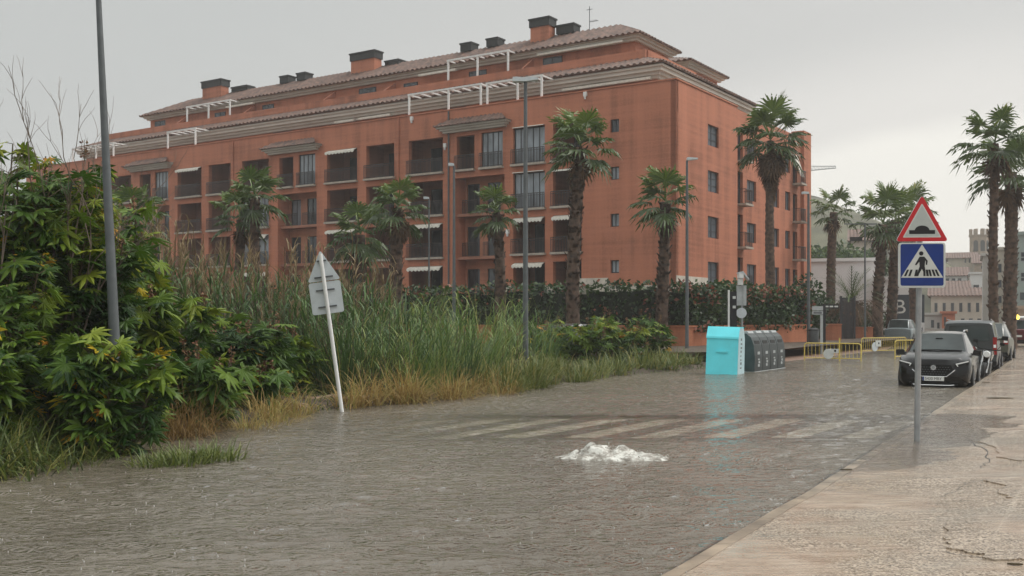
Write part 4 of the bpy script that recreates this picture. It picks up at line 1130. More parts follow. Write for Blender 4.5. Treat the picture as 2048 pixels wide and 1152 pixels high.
def leaning_sign():
    d = 19.3; th = thing('traffic_sign', 'leaning road sign seen from its bare grey back, triangle over square plate', 'road sign', (gx(687, d), d, -.2), R(8))
    th.rotation_euler = (R(3), R(-7.6), R(8))
    L_ = 3.24
    mb = MB(); mb.tube([(0,0,0),(0,0,L_-.08)], .036, 12); mb.build('pole', M['white'], th, True, 40)
    y = .075
    mb = MB(); mb.prism(rounded([(-.29,2.05),(.29,2.05),(.29,2.64),(-.29,2.64)], .045), lambda a,b,c: (a, y+c, b), .022); sq = mb.build('square_plate', M['alu'], th)
    mb = MB()
    o = rounded([(-.29,2.05),(.29,2.05),(.29,2.64),(-.29,2.64)], .045)
    mb = MB(); mb.prism(rounded(tri(.60, 2.66, .95), .03), lambda a,b,c: (a, y+c, b), .022); tp = mb.build('triangle_plate', M['alu'], th)
    for p, zs in ((sq, (2.18, 2.49)), (tp, (2.73, 3.03))):
        for z in zs:
            mb = MB(); w = .17 if z < 3 else .085; mb.box(-w, w, .045, .074, z-.014, z+.014); mb.tube([(-.05,.0,z),(-.05,.06,z)], .008, 6); mb.tube([(.05,.0,z),(.05,.06,z)], .008, 6); mb.build('bracket', M['steel_dk'], p)
leaning_sign()

# ------------------------------------------------------------------ containers
M['cyan'] = simple('sky_blue_plastic', (.15,.82,.92), .38, var=.07, scale=1.5)
M['binpale'] = simple('pale_label_panel', (.46,.62,.66), .45, var=.08)
M['bingrey'] = simple('dark_grey_plastic', (.048,.058,.058), .5, var=.25, scale=2.5)
M['bintrim'] = simple('light_grey_trim', (.42,.44,.44), .45, var=.1)
def text_mesh(body, name, m, parent, size, loc, rot, extrude=.002, align='CENTER', sx=1.0):
    cu = bpy.data.curves.new(name, 'FONT'); cu.body = body; cu.size = size; cu.extrude = extrude; cu.align_x = align; cu.align_y = 'CENTER'
    o = bpy.data.objects.new(name, cu); COL.objects.link(o)
    dg = bpy.context.evaluated_depsgraph_get(); me = bpy.data.meshes.new_from_object(o.evaluated_get(dg))
    bpy.data.objects.remove(o); me.materials.clear(); me.materials.append(m)
    t = bpy.data.objects.new(name, me); COL.objects.link(t); t.location = loc; t.rotation_euler = rot; t.scale = (sx,1,1)
    if parent: t.parent = parent
    return t
d = 32.35; W = .98; hb = gz(653, d)+.25
th = thing('recycling_container', 'bright sky blue recycling container standing askew in the flood water', 'container', (gx(1410, d), d, -.25), R(-25))
th.rotation_euler = (R(-1), R(1.5), R(-25))
mb = MB(); mb.prism([(.03,0),(1.02,0),(.96,hb*.80),(.76,hb-.005),(.24,hb-.005),(.07,hb*.80)], lambda a,b,c: (c, a, b), W); mb.build('body', M['cyan'], th)
mb = MB(); mb.prism([(.035,hb*.795),(.045,hb*.83),(.215,hb+.015),(.78,hb+.015),(.78,hb),(.23,hb-.01),(.085,hb*.815),(.07,hb*.795)], lambda a,b,c: (-.012+c, a, b), W+.024); mb.build('hood', M['cyan'], th)
mb = MB(); mb.prism([(.06,.0),(1.0,0),(.94,hb*.80),(.75,hb*.985),(.25,hb*.985),(.10,hb*.79)], lambda a,b,c: (W+.002+c, a, b), .012); mb.build('label_panel', M['binpale'], th)
mb = MB()
for i in range(8): mb.box(W+.0145, W+.018, .38, .38+random.uniform(.10,.2), .45+i*.125, .45+i*.125+random.uniform(.04,.085))
mb.build('label_lettering', M['steel_dk'], th)
mb = MB(); mb.box(.30, W-.30, .012, .055, .95, 1.0); mb.build('handle', M['cyan'], th)
mb = MB(); mb.tube([(W*.5-.14,.028,1.22),(W*.5-.14,.070,1.22)], .085, 16); mb.tube([(W*.5+.14,.028,1.22),(W*.5+.14,.070,1.22)], .085, 16)
def grey_bin(i, x, y, label):
    th = thing('recycling_container', label, 'container', (x, y, -.07), R(-33+2), 'dark grey recycling containers'); th.scale = (.8,1,.9)
    pr = [(0,0.09),(1.25,.09),(1.27,.6),(1.22,1.05),(1.10,1.32),(.92,1.46),(.35,1.46),(.15,1.32),(.05,1.0)]
    w = .82
    mb = MB(); mb.prism(rounded(pr,.05,3), lambda a,b,c: (1.25-a-1.25, c, b) if False else (a-1.25, c, b), w); mb.build('body', M['bingrey'], th, True, 35)
    mb = MB(); mb.prism(rounded([(-.03,0),(1.29,0),(1.29,.088),(-.03,.088)],.02,2), lambda a,b,c: (a-1.25, c-.01, b), w+.02); mb.build('base_rim', M['bintrim'], th)
    mb = MB(); mb.prism([(.30,1.461),(.95,1.461),(.90,1.54),(.36,1.54)], lambda a,b,c: (a-1.25, .14+c, b), .54); mb.build('top_hatch', M['bintrim'], th)
    mb = MB()
    for k in range(3): mb.cbox((.012, .42+.05*(k % 2), .30+.12*k), (.012, .16, .09))
    mb.build('number_label', M['bintrim'], th)
    mb = MB(); mb.cbox((.01, .42, .75), (.008, .24, .10)); mb.build('label_plate', M['bintrim'], th)
    mb = MB(); mb.tube([(-.28,.15,1.18),(-.16,.15,1.19)],.10,12); mb.prism([(a,b) for a,b in ((.16,.95),(.66,.95),(.66,1.2),(.16,1.2))], lambda a,b,c: (-.035-.14*(b-.95)+c, a, b), .012); mb.build('flap', M['black'], th)
for i, lab in enumerate(('dark grey recycling container next to the blue one', 'second dark grey container of the row counted from the blue one', 'third dark grey container of the row, next to the last', 'last dark grey container of the row, farthest from the blue one')):
    t = i*.85; grey_bin(i, 7.84+.515*t, 33.6+.857*t, lab)

# yellow crowd barriers with round signs hung on them
M['yellow'] = simple('yellow_barrier_paint', (.62,.47,.10), .45, var=.12)
def barrier(p, q, zb, h, label, disc=None, board=None):
    p, q = Vector(p), Vector(q); v = q-p; L_ = v.length
    th = thing('crowd_barrier', label, 'barrier', (p.x, p.y, zb), math.atan2(v.y, v.x), 'yellow crowd barriers')
    mb = MB(); r = .12; pts = [(0,0,-.25),(0,0,h-r)] + [(r-r*math.cos(a), 0, h-r+r*math.sin(a)) for a in (.5,1.05)] + [(r,0,h)]
    pts += [(L_-x, y, z) for x, y, z in pts[::-1]]
    mb.tube(pts, .024, 8); mb.tube([(0,0,.16),(L_,0,.16)], .019, 8); mb.build('frame', M['yellow'], th, True, 50)
    n = int(L_/.15); mb = MB()
    for i in range(1, n): mb.tube([(L_*i/n,0,.17),(L_*i/n,0,h-.02)], .009, 6, False)
    mb.build('bars', M['yellow'], th)
    for x in (.25, L_-.25):
        mb = MB(); mb.tube([(x,-.28,-.24),(x,0,.0),(x,.28,-.24)], .02, 6); mb.build('foot', M['yellow'], th)
    return th, L_
b1, L1 = barrier((gx(1609,43.2),43.2), (gx(1722,42.0),42.0), -.06, .72+.05, 'yellow crowd barrier nearest the grey containers with a round white sign on it')
mb = MB(); mb.tube([(1.0,-.07,.34),(1.0,-.04,.34)], .21, 20); mb.build('round_plate', M['signwhite'], b1)
mb = MB(); mb.box(1.1,1.42,-.095,-.071,.38,.55); o = mb.build('white_board', M['signwhite'], b1)
mb = MB(); mb.tube([(1.28,-.105,.47),(1.28,-.096,.47)], .045, 12); mb.build('dot_mark', M['signblack'], o)
mb = MB(); mb.tube([(1.45,-.06,-.25),(1.45,-.06,1.0)], .03, 8); mb.build('post', M['yellow'], b1)
b2, L2 = barrier((gx(1723,50),50), (gx(1812,52.0),52.0), .0, .78, 'yellow crowd barrier in front of the palm trunks, behind the first one')
mb = MB(); mb.tube([(.95,-.07,.35),(.95,-.04,.35)], .22, 20); mb.build('round_plate', M['alu'], b2)
mb = MB(); mb.box(.98,1.38,-.095,-.071,.36,.66); o = mb.build('white_board', M['signwhite'], b2)
mb = MB(); mb.tube([(1.2,-.105,.52),(1.2,-.096,.52)], .05, 12); mb.build('dot_mark', M['signblack'], o)
b3, L3 = barrier((gx(1790,44.5),44.5), (gx(1862,45.5),45.5), -.06, .85, 'yellow crowd barrier half hidden by the black car')

# sign pole with camera and plates behind the blue container
d = 40; th = thing('camera_pole', 'slim pole behind the blue container with camera, ribbed panel and round plate', 'pole', (gx(1484, d), d, 0))
mb = MB(); mb.tube([(0,0,-.1),(0,0,gz(560,d))], .04, 8); mb.build('pole', M['steel'], th, True, 40)
k = lambda px: gx(px, d)-gx(1484, d)
mb = MB(); mb.box(k(1473),k(1482),-.08,.02,gz(611,d),gz(571,d)); mb.box(k(1485.5),k(1492),-.08,.02,gz(611,d),gz(571,d)); mb.box(k(1482)+.002,k(1485.5)-.002,-.06,.0,gz(611,d),gz(571,d)); mb.build('ribbed_panel', M['bintrim'], th)
mb = MB(); mb.tube([(k(1482),-.08,gz(626,d)),(k(1482),-.055,gz(626,d))], .20, 20); mb.build('round_plate', M['alu'], th)
mb = MB(); mb.box(k(1475),k(1484),-.3,.05,gz(557,d),gz(547,d)); mb.box(k(1475),k(1484),-.2,-.0,gz(570,d),gz(558,d)); mb.build('camera', M['white'], th)
mb = MB(); mb.prism([(k(1474),gz(545,d)),(k(1483),gz(543,d)),(k(1495),gz(558,d)),(k(1495),gz(561,d)),(k(1482),gz(546,d)),(k(1474),gz(547.5,d))], lambda a,b,c: (a, -.3+c, b), .36); mb.build('hood', M['alu'], th)
d = 39; th = thing('signal_post', 'thin white post behind the blue container with a narrow black board beside it', 'pole', (gx(1457.5, d), d, 0))
mb = MB(); mb.tube([(0,0,-.1),(0,0,gz(580,d))], .035, 8); mb.build('pole', M['white'], th, True, 40)
mb = MB(); mb.box(.06,.30,.01,.06,.3,gz(583,d)); b_ = mb.build('board', M['signblack'], th)
for z in (gz(595,d), gz(614,d)): mb = MB(); mb.box(.15,.26,-.01,.009,z-.05,z+.05); mb.build('white_mark', M['signwhite'], b_)
# street name plates by the gate
d = 50; th = thing('street_name_sign', 'grey street name sign on a bent post next to the litter bin', 'sign', (gx(1643, d), d, 0))
mb = MB(); mb.box(-.06,.06,-.04,.04,0,gz(630,d)); mb.box(-.45,.06,-.05,.05,gz(629,d),gz(622.5,d)); mb.box(-.45,.06,-.05,.05,gz(621,d),gz(612.5,d)); mb.build('post', M['bintrim'], th)
mb = MB(); mb.box(-.40,.0,-.056,-.051,gz(627.5,d),gz(624,d)); mb.build('lettering', M['steel_dk'], th)
d = 52; th = thing('direction_sign', 'dark direction sign with white lettering strip on a black post before the gate', 'sign', (gx(1647.5, d), d, 0))
mb = MB(); mb.box(-.08,.08,-.06,.06,0,gz(608,d)); mb.box(-.08,.75,-.05,.05,gz(617,d),gz(609,d)); mb.build('post', M['signblack'], th)
mb = MB()
for i, (a, b) in enumerate(((.06,.22),(.28,.46),(.52,.70))): mb.box(a,b,-.056,-.051,gz(614.5,d),gz(611.5,d))
mb.build('lettering', M['signwhite'], th)

# gate and walls beyond
def simple_wall(px0, px1, d, top, label, m='gwall', t=.3, d1=None):
    p = Vector((gx(px0,d), d, 0)); d1 = d1 or d; q = Vector((gx(px1,d1), d1, 0))
    return wall_run(p, q, -.1, gz(top, d), t, 'garden_wall', M[m], label, 'wall')
simple_wall(1645, 1683, 62, 650, 'short orange wall left of the dark garden gate')
simple_wall(1708, 1746, 65, 656, 'short tan wall right of the dark garden gate')
d = 64; th = thing('garden_gate', 'dark garden gate of tall slats between two short orange walls', 'gate', (gx(1684,d), d, 0))
wg = gx(1707,d)-gx(1684,d); mb = MB()
mb.box(0,wg,0,.05,.2,.3); mb.box(0,wg,0,.05,2.9,3.0)
for i in range(9): mb.box(wg*i/9+.005, wg*(i+1)/9-.02, .002,.048,.301,2.899)
mb.build('leaf', M['frame'], th)
mb = MB(); mb.box(-.12,-.003,-.03,.08,0,3.1); mb.box(wg+.003,wg+.12,-.03,.08,0,3.1); mb.build('gate_post', M['frame'], th)
def shrubmass(px, d, top, r, n, label, name='shrub', m='hedge', z0=0.0, leaf=.22, red=.0, cat='shrub', group=None, squash=.8, tb=.35):
    x = gx(px, d); zt = gz(top, d); th = thing(name, label, cat, (x, d, z0), 0, group); h = zt-z0
    mb = MB()
    for i in range(n):
        v = Vector((random.gauss(0,1), random.gauss(0,1), random.gauss(0,1))).normalized(); q = random.random()**.4
        k = 1+.30*noise.noise((v.x*2.2+px, v.y*2.2, v.z*2.2))
        p = Vector((v.x*r*q*k, v.y*r*squash*q*k, h*.5 + v.z*h*.5*q*k))
        mb.tint = min(.85, max(0, tb+.5*noise.noise((p.x*.9,p.y*.9,p.z*.9))+random.uniform(-.2,.2)))
        if random.random() < red: mb.tint = random.uniform(.9,1)
        leafquad(mb, p, leaf*random.uniform(.7,1.4))
    mb.build('foliage', M[m], th)
    st = MB()
    for i in range(5): st.tube([(random.uniform(-.1,.1)*r,0,-.1),(random.uniform(-.5,.5)*r,random.uniform(-.3,.3)*r,h*.6)], [.05,.02], 5)
    st.build('stem', M['stem'], th)
    return th
shrubmass(1612, 61, 548, 1.3, 1500, 'dark climbing shrub at the right end of the building beside the lamp post', leaf=.24)
shrubmass(1640, 70, 590, 1.8, 1300, 'dark garden shrub behind the street name sign', leaf=.24)
shrubmass(1690, 70, 600, 2.6, 1700, 'dark shrub mass over the garden gate', leaf=.24)
shrubmass(1738, 74, 610, 2.0, 1200, 'dark shrub right of the date palm, behind the tan wall', leaf=.24)

# ------------------------------------------------------------------ cars
def carpaint(name, c, rough=.28, spec=.35, coat=.25):
    m, nt, b = mat(name)
    f = noise_n(nt, objco(nt, (1,1,1)), 14, 5)
    L(nt, ramp(nt, f, [(.3, tuple(x*.85 for x in c)), (.75, tuple(min(1,x*1.12) for x in c))]), b.inputs['Base Color'])
    b.inputs['Roughness'].default_value = rough; b.inputs['Coat Weight'].default_value = coat; b.inputs['Coat Roughness'].default_value = .1; b.inputs['Specular IOR Level'].default_value = spec
    bump(nt, b, noise_n(nt, objco(nt), 160, 2), .06, .004)
    return m
M['cblack'] = carpaint('black_car_paint', (.004,.004,.0045), .18, .30, .45); M['cgrey'] = carpaint('grey_van_paint', (.060,.066,.068)); M['colive'] = carpaint('grey_green_car_paint', (.085,.085,.062))
M['cred'] = carpaint('dark_red_car_paint', (.11,.012,.018)); M['cwhite'] = carpaint('white_car_paint', (.70,.70,.68)); M['csilver'] = carpaint('silver_blue_car_paint', (.20,.24,.25))
M['tyre'] = simple('tyre_rubber', (.016,.016,.016), .8, var=.2); M['rim'] = simple('alloy_rim', (.25,.25,.26), .35, .7, var=.1)
M['cglass'] = make_glass('car_glass', (.035,.045,.045), .04)
M['wglass'] = make_glass('windscreen_glass', (.035,.043,.043), .08, .16)
M['taillight'] = simple('red_tail_light', (.30,.012,.010), .25, var=.1); M['chrome'] = simple('chrome_trim', (.62,.62,.62), .2, .8, var=.05); M['ledwhite'] = simple('white_lamp_glass', (.85,.86,.85), .2, var=.03); M['plastic'] = simple('black_plastic', (.010,.010,.010), .6, var=.2, spec=.15); M['platewhite'] = simple('number_plate', (.68,.68,.64), .4, var=.04)
def car(label, x, y, rz, paint, st, glass_rng, ws, rw, axles, w, wr=.33, zoff=-.2, sc=1.0, cat='car', wscreen='wglass', group='cars parked along the right kerb', rim='rim'):
    """st: stations front->rear (yy, halfwidth, zb, zs, zt, wt). ws / rw: index of the station interval of windscreen and rear glass"""
    th = thing('parked_car' if cat != 'van' else 'parked_van', label, cat, (x, y, zoff), rz, group); th.scale = (sc,)*3
    body, gl, wsm, rwm = MB(), MB(), MB(), MB()
    def sec(s):
        yy, hw, zb, zs, zt, wt = s
        H_ = [(0,zb),(.82*hw,zb),(.965*hw,zb+.10),(hw,zb+(zs-zb)*.45),(.992*hw,zs-.12),(.945*hw,zs),(wt,zt-.055),(wt*.93,zt-.012),(wt*.5,zt+.008),(0,zt+.012)]
        return [Vector((a, yy, b)) for a, b in H_]
    S_ = [sec(s) for s in st]; n = len(S_[0])
    for i in range(len(S_)-1):
        for k in range(n-1):
            for sg in (1, -1):
                q = [S_[i][k], S_[i+1][k], S_[i+1][k+1], S_[i][k+1]]
                q = [Vector((p.x*sg, p.y, p.z)) for p in q]
                if sg < 0: q = q[::-1]
                tgt = body
                if k == 5 and glass_rng[0] <= i < glass_rng[1] and i not in glass_rng[2]: tgt = gl
                if k >= 7 and i == ws: tgt = wsm
                if k >= 7 and i == rw: tgt = rwm
                tgt.poly(q)
    for E_, fl in ((S_[0], False), (S_[-1], True)):
        for k in range(n-1):
            for sg in (1,-1):
                c = Vector((0, E_[0].y, (E_[0].z+E_[-1].z)/2)); q = [c, Vector((E_[k].x*sg,E_[k].y,E_[k].z)), Vector((E_[k+1].x*sg,E_[k+1].y,E_[k+1].z))]
                body.poly(q)
    def weld(o):
        import bmesh
        bm = bmesh.new(); bm.from_mesh(o.data); bmesh.ops.remove_doubles(bm, verts=bm.verts, dist=.001); bmesh.ops.recalc_face_normals(bm, faces=bm.faces); bm.to_mesh(o.data); bm.free()
        o.data.polygons.foreach_set('use_smooth', [True]*len(o.data.polygons)); o.data.set_sharp_from_angle(angle=R(38))
    weld(body.build('body', paint, th))
    if gl.v: weld(gl.build('side_window', M['cglass'], th))
    if wsm.v: weld(wsm.build('windscreen', M[wscreen], th))
    if rwm.v: weld(rwm.build('rear_window', M['cglass'], th))
    for yy in axles:
        for sg in (1,-1):
            wh = empty('wheel', (sg*(w-.10), yy, wr)); wh.parent = th
            mb = MB(); mb.tube([(-.115*sg,0,0),(-.10*sg,0,0),(.10*sg,0,0),(.122*sg,0,0)], [wr-.03,wr,wr,wr-.03], 24); mb.build('tyre', M['tyre'], wh, True, 40)
            mb = MB(); mb.tube([(.10*sg,0,0),(.126*sg,0,0)], [wr*.66,wr*.64], 20)
            for k in range(5):
                a = k*1.2566; mb.box(-.01,.01,-.02,.02,.06,wr*.62, Matrix.Translation((.132*sg,0,0)) @ Matrix.Rotation(a,4,'X'))
            mb.build('rim', M[rim], wh)
            mb = MB()
            for k in range(13):
                a = math.pi*k/12
                mb.v += [(sg*(w+.004), yy+math.cos(a)*(wr+.02), wr+math.sin(a)*(wr+.02)), (sg*(w+.012), yy+math.cos(a)*(wr+.10), wr+math.sin(a)*(wr+.09))]
            for k in range(12): mb.face((2*k,2*k+1,2*k+3,2*k+2))
            mb.build('wheel_arch', M['plastic'], th)
    return th
def mirror(th, x, y, z, m):
    for sg in (1,-1):
        mb = MB(); mb.prism(rounded([(.0,-.02),(.22,-.05),(.24,.11),(.03,.12)],.03,3), lambda a,b,c: (sg*(x+a), y+c-.06, z+b), .12); mb.box(min(sg*(x-.12),sg*(x+.01)),max(sg*(x-.12),sg*(x+.01)),y-.02,y+.02,z,z+.03); mb.build('mirror', m, th)
# black SUV facing the camera
bx_, by_ = gx(1868, 26.3), 26.3
SUV = [(2.16,.66,.36,.66,.74,.46),(2.12,.80,.30,.84,.92,.60),(2.02,.86,.24,.93,.985,.68),(1.75,.90,.22,.985,1.045,.74),(1.3,.905,.22,1.01,1.09,.76),(.98,.905,.22,1.03,1.125,.76),(.16,.905,.22,1.05,1.575,.61),(-.35,.905,.22,1.06,1.625,.62),(-.45,.905,.22,1.06,1.63,.62),(-1.25,.905,.22,1.08,1.60,.61),(-1.35,.90,.22,1.08,1.595,.60),(-1.78,.89,.25,1.09,1.50,.58),(-2.05,.86,.32,1.08,1.16,.66),(-2.15,.80,.40,.95,1.0,.6)]
YAW = R(180-27)   # front (+y of the car) towards the camera
suv = car('black crossover car facing the camera at the kerb in the flood water', bx_+.93, by_+1.85, math.pi-R(27), M['cblack'], SUV, (5,12,(7,9)), 5, 11, (1.32,-1.28), .905, .345, -.20, .97)
fy = 2.165
mb = MB(); mb.prism(rounded([(-.30,.50),(.30,.50),(.47,.66),(.42,.79),(-.42,.79),(-.47,.66)],.03,3), lambda a,b,c: (a, 2.13+c, b), .04); g = mb.build('grille', M['plastic'], suv)
mb = MB()
for i in range(-6,7):
    for j in range(4):
        xx = i*.065+(j%2)*.032; zz = .55+j*.06
        if abs(xx) < .40-(.66-zz if zz < .66 else 0): mb.cbox((xx, 2.172, zz), (.035,.006,.012))
mb.build('grille_mesh', M['steel_dk'], g)
mb = MB(); mb.tube([(-.56,2.135,.70),(-.47,2.172,.62),(-.32,2.185,.49),(0,2.19,.485),(.32,2.185,.49),(.47,2.172,.62),(.56,2.135,.70)], .012, 6); mb.build('chrome_trim', M['chrome'], suv)
mb = MB(); mb.tube([(0,2.172,.72),(0,2.195,.72)], .072, 8); e_ = mb.build('emblem', M['chrome'], suv)
mb = MB(); mb.tube([(0,2.1955,.72),(0,2.199,.72)], .052, 8); mb.build('emblem_field', M['steel'], e_)
mb = MB(); mb.box(-.26,.26,2.19,2.205,.375,.485); pl = mb.build('number_plate', M['platewhite'], suv)
text_mesh('5430 MBY', 'plate_lettering', M['signblack'], pl, .105, (0,2.2065,.43), (R(90),0,math.pi), .001, sx=.92)
mb = MB(); mb.box(-.258,-.225,2.2055,2.2075,.378,.482); 
mb = MB(); mb.box(.222,.258,2.2055,2.2072,.378,.482); mb.build('blue_band', M['blue'], pl)
mb = MB(); mb.prism(rounded([(-.50,.20),(.50,.20),(.60,.34),(-.60,.34)],.02,2), lambda a,b,c: (a, 2.10+c, b), .07); mb.build('lower_intake', M['plastic'], suv)
mb = MB(); mb.tube([(-.50,2.165,.275),(-.40,2.185,.262),(.40,2.185,.262),(.50,2.165,.275)], .014, 6); mb.build('lower_trim', M['chrome'], suv)
for sg in (1,-1):
    mb = MB(); mb.prism(rounded([(.50,.735),(.84,.80),(.86,.90),(.72,.885),(.52,.81)],.02,2), lambda a,b,c: (sg*a, 2.135-.22*max(0,(a-.5))**1.2+c, b), .03); hl = mb.build('headlight', M['plastic'], suv)
    mb = MB()
    for pts in ([(.53,.825),(.84,.905),(.84,.875),(.55,.80)], [(.53,.825),(.575,.80),(.60,.755),(.575,.755)]):
        mb.prism(pts, lambda a,b,c: (sg*a, 2.172-.22*max(0,(a-.5))**1.2+c, b), .006)
    mb.build('light_strip', M['ledwhite'], hl)
    mb = MB(); mb.prism(rounded([(.60,.36),(.80,.40),(.83,.56),(.74,.58)],.02,2), lambda a,b,c: (sg*a, 2.06-.1*(a-.6)+c, b), .05); mb.build('air_vent', M['plastic'], suv)
    mb = MB(); mb.tube([(sg*.60,.05,1.62),(sg*.60,.0,1.665),(sg*.61,-1.2,1.665),(sg*.60,-1.3,1.61)], .016, 6); mb.build('roof_rail', M['chrome'], suv)
mirror(suv, .85, .72, 1.03, M['cblack'])
mb = MB(); mb.box(-.09,.09,.40,.44,1.40,1.46); mb.build('rear_view_mirror', M['plastic'], suv)
mb = MB(); mb.tube([(-.62,1.02,1.135),(0,1.06,1.15),(.62,1.02,1.135)], .018, 6); mb.build('wiper', M['plastic'], suv)
mb = MB(); mb.tube([(0,1.0,1.10),(.7,1.0,1.08)], .01,4); 
# grey van seen from behind
VAN = [(2.15,.70,.35,.75,.85,.55),(2.0,.82,.25,.95,1.02,.68),(1.3,.88,.22,1.1,1.18,.74),(.5,.90,.22,1.12,1.74,.70),(-.6,.90,.22,1.14,1.84,.74),(-.72,.90,.22,1.14,1.84,.74),(-1.9,.90,.24,1.16,1.82,.735),(-2.08,.89,.26,1.16,1.80,.725),(-2.17,.87,.34,1.15,1.74,.71)]
van = car('dark grey van with red tail light parked behind the black car', 16.35, 36.9, -R(27), M['cgrey'], VAN, (2,7,(4,)), 2, -1, (1.35,-1.35), .90, .33, -.17, 1.0, 'van')
def rear_parts(th, y, w0, w1, z0, z1, lx0, lz0, lz1, lw=.10, plate_z=.75, bump_z=(.3,.48), hw=.86):
    mb = MB(); mb.prism(rounded([(-w0,z0),(w0,z0),(w1,z1),(-w1,z1)],.06,3), lambda a,b,c: (a, y-c, b), .02); mb.build('rear_window', M['cglass'], th)
    for sg in (1,-1):
        mb = MB(); mb.box(min(sg*lx0,sg*(lx0+lw)), max(sg*lx0,sg*(lx0+lw)), y-.03, y+.12, lz0, lz1); tl = mb.build('tail_light', M['taillight'], th)
        mb = MB(); zc = (lz0+lz1)/2; mb.box(min(sg*(lx0+.02),sg*(lx0+lw-.02)), max(sg*(lx0+.02),sg*(lx0+lw-.02)), y-.036, y-.031, zc-.06, zc+.04); mb.build('reversing_lamp', M['ledwhite'], tl)
    mb = MB(); mb.box(-.26,.26,y-.03,y-.012,plate_z-.055,plate_z+.055); mb.build('number_plate', M['platewhite'], th)
    mb = MB(); mb.prism(rounded([(-hw,bump_z[0]),(hw,bump_z[0]),(hw,bump_z[1]),(-hw,bump_z[1])],.03,3), lambda a,b,c: (a, y-.05+c, b), .2); mb.build('bumper', M['plastic'], th)
rear_parts(van, -2.19, .66, .60, 1.14, 1.66, .745, .70, 1.28, .12, .92)
mirror(van, .90, .75, 1.15, M['plastic'])
mb = MB()
for sg in (1,-1): mb.tube([(sg*.66,.3,1.80),(sg*.68,-1.9,1.87)], .018, 6)
mb.build('roof_rail', M['chrome'], van)
HB = [(1.95,.66,.36,.68,.76,.5),(1.85,.80,.25,.88,.95,.64),(1.1,.86,.22,1.0,1.1,.72),(.35,.87,.22,1.03,1.58,.62),(-.5,.87,.22,1.05,1.66,.62),(-.6,.87,.22,1.05,1.66,.62),(-1.5,.86,.24,1.06,1.62,.60),(-1.9,.85,.28,1.06,1.10,.68),(-1.98,.82,.36,.98,1.04,.62)]
c3 = car('grey-green hatchback parked in front of the van with its tail to the camera', 20.05, 43.6, -R(29), M['colive'], HB, (2,7,(4,)), 2, 6, (1.2,-1.2), .87, .32, -.10)
rear_parts(c3, -1.99, .10, .08, .8, .82, .64, .80, 1.04, .18, .70, hw=.80)
mb = MB()
for sg in (1,-1): mb.tube([(sg*.58,.2,1.66),(sg*.59,-1.5,1.69)], .018, 6)
mb.build('roof_rail', M['chrome'], c3)
c4 = car('dark red car at the far right, farther up the kerb than the hatchback', gx(2046,62), 62, -R(35), M['cred'], HB, (2,7,(4,)), 2, 6, (1.2,-1.2), .87, .32, 0)
rear_parts(c4, -1.99, .10, .08, .8, .82, .64, .80, 1.04, .18, .70, hw=.80)
c5 = car('white car roof at the right edge of the picture beyond the dark red car', gx(2064,76), 76, -R(35), M['cwhite'], VAN, (2,7,(4,)), 2, -1, (1.35,-1.35), .90, .33, .05)
rear_parts(c5, -2.19, .66, .60, 1.14, 1.66, .745, .70, 1.28, .12, .92)
c6 = car('silver blue car parked across the street beyond the yellow barriers', gx(1806,70), 70, -R(30), M['csilver'], HB, (2,7,(4,)), 2, 6, (1.2,-1.2), .87, .32, 0, group='cars parked beyond the barriers')
c8 = car('dark car almost hidden by the green bushes right of the nearest lamp post', gx(1120,42.5), 42.5, R(120), M['cgrey'], HB, (2,7,(4,)), 2, 6, (1.2,-1.2), .87, .32, -.15, group='cars hidden in the weeds')
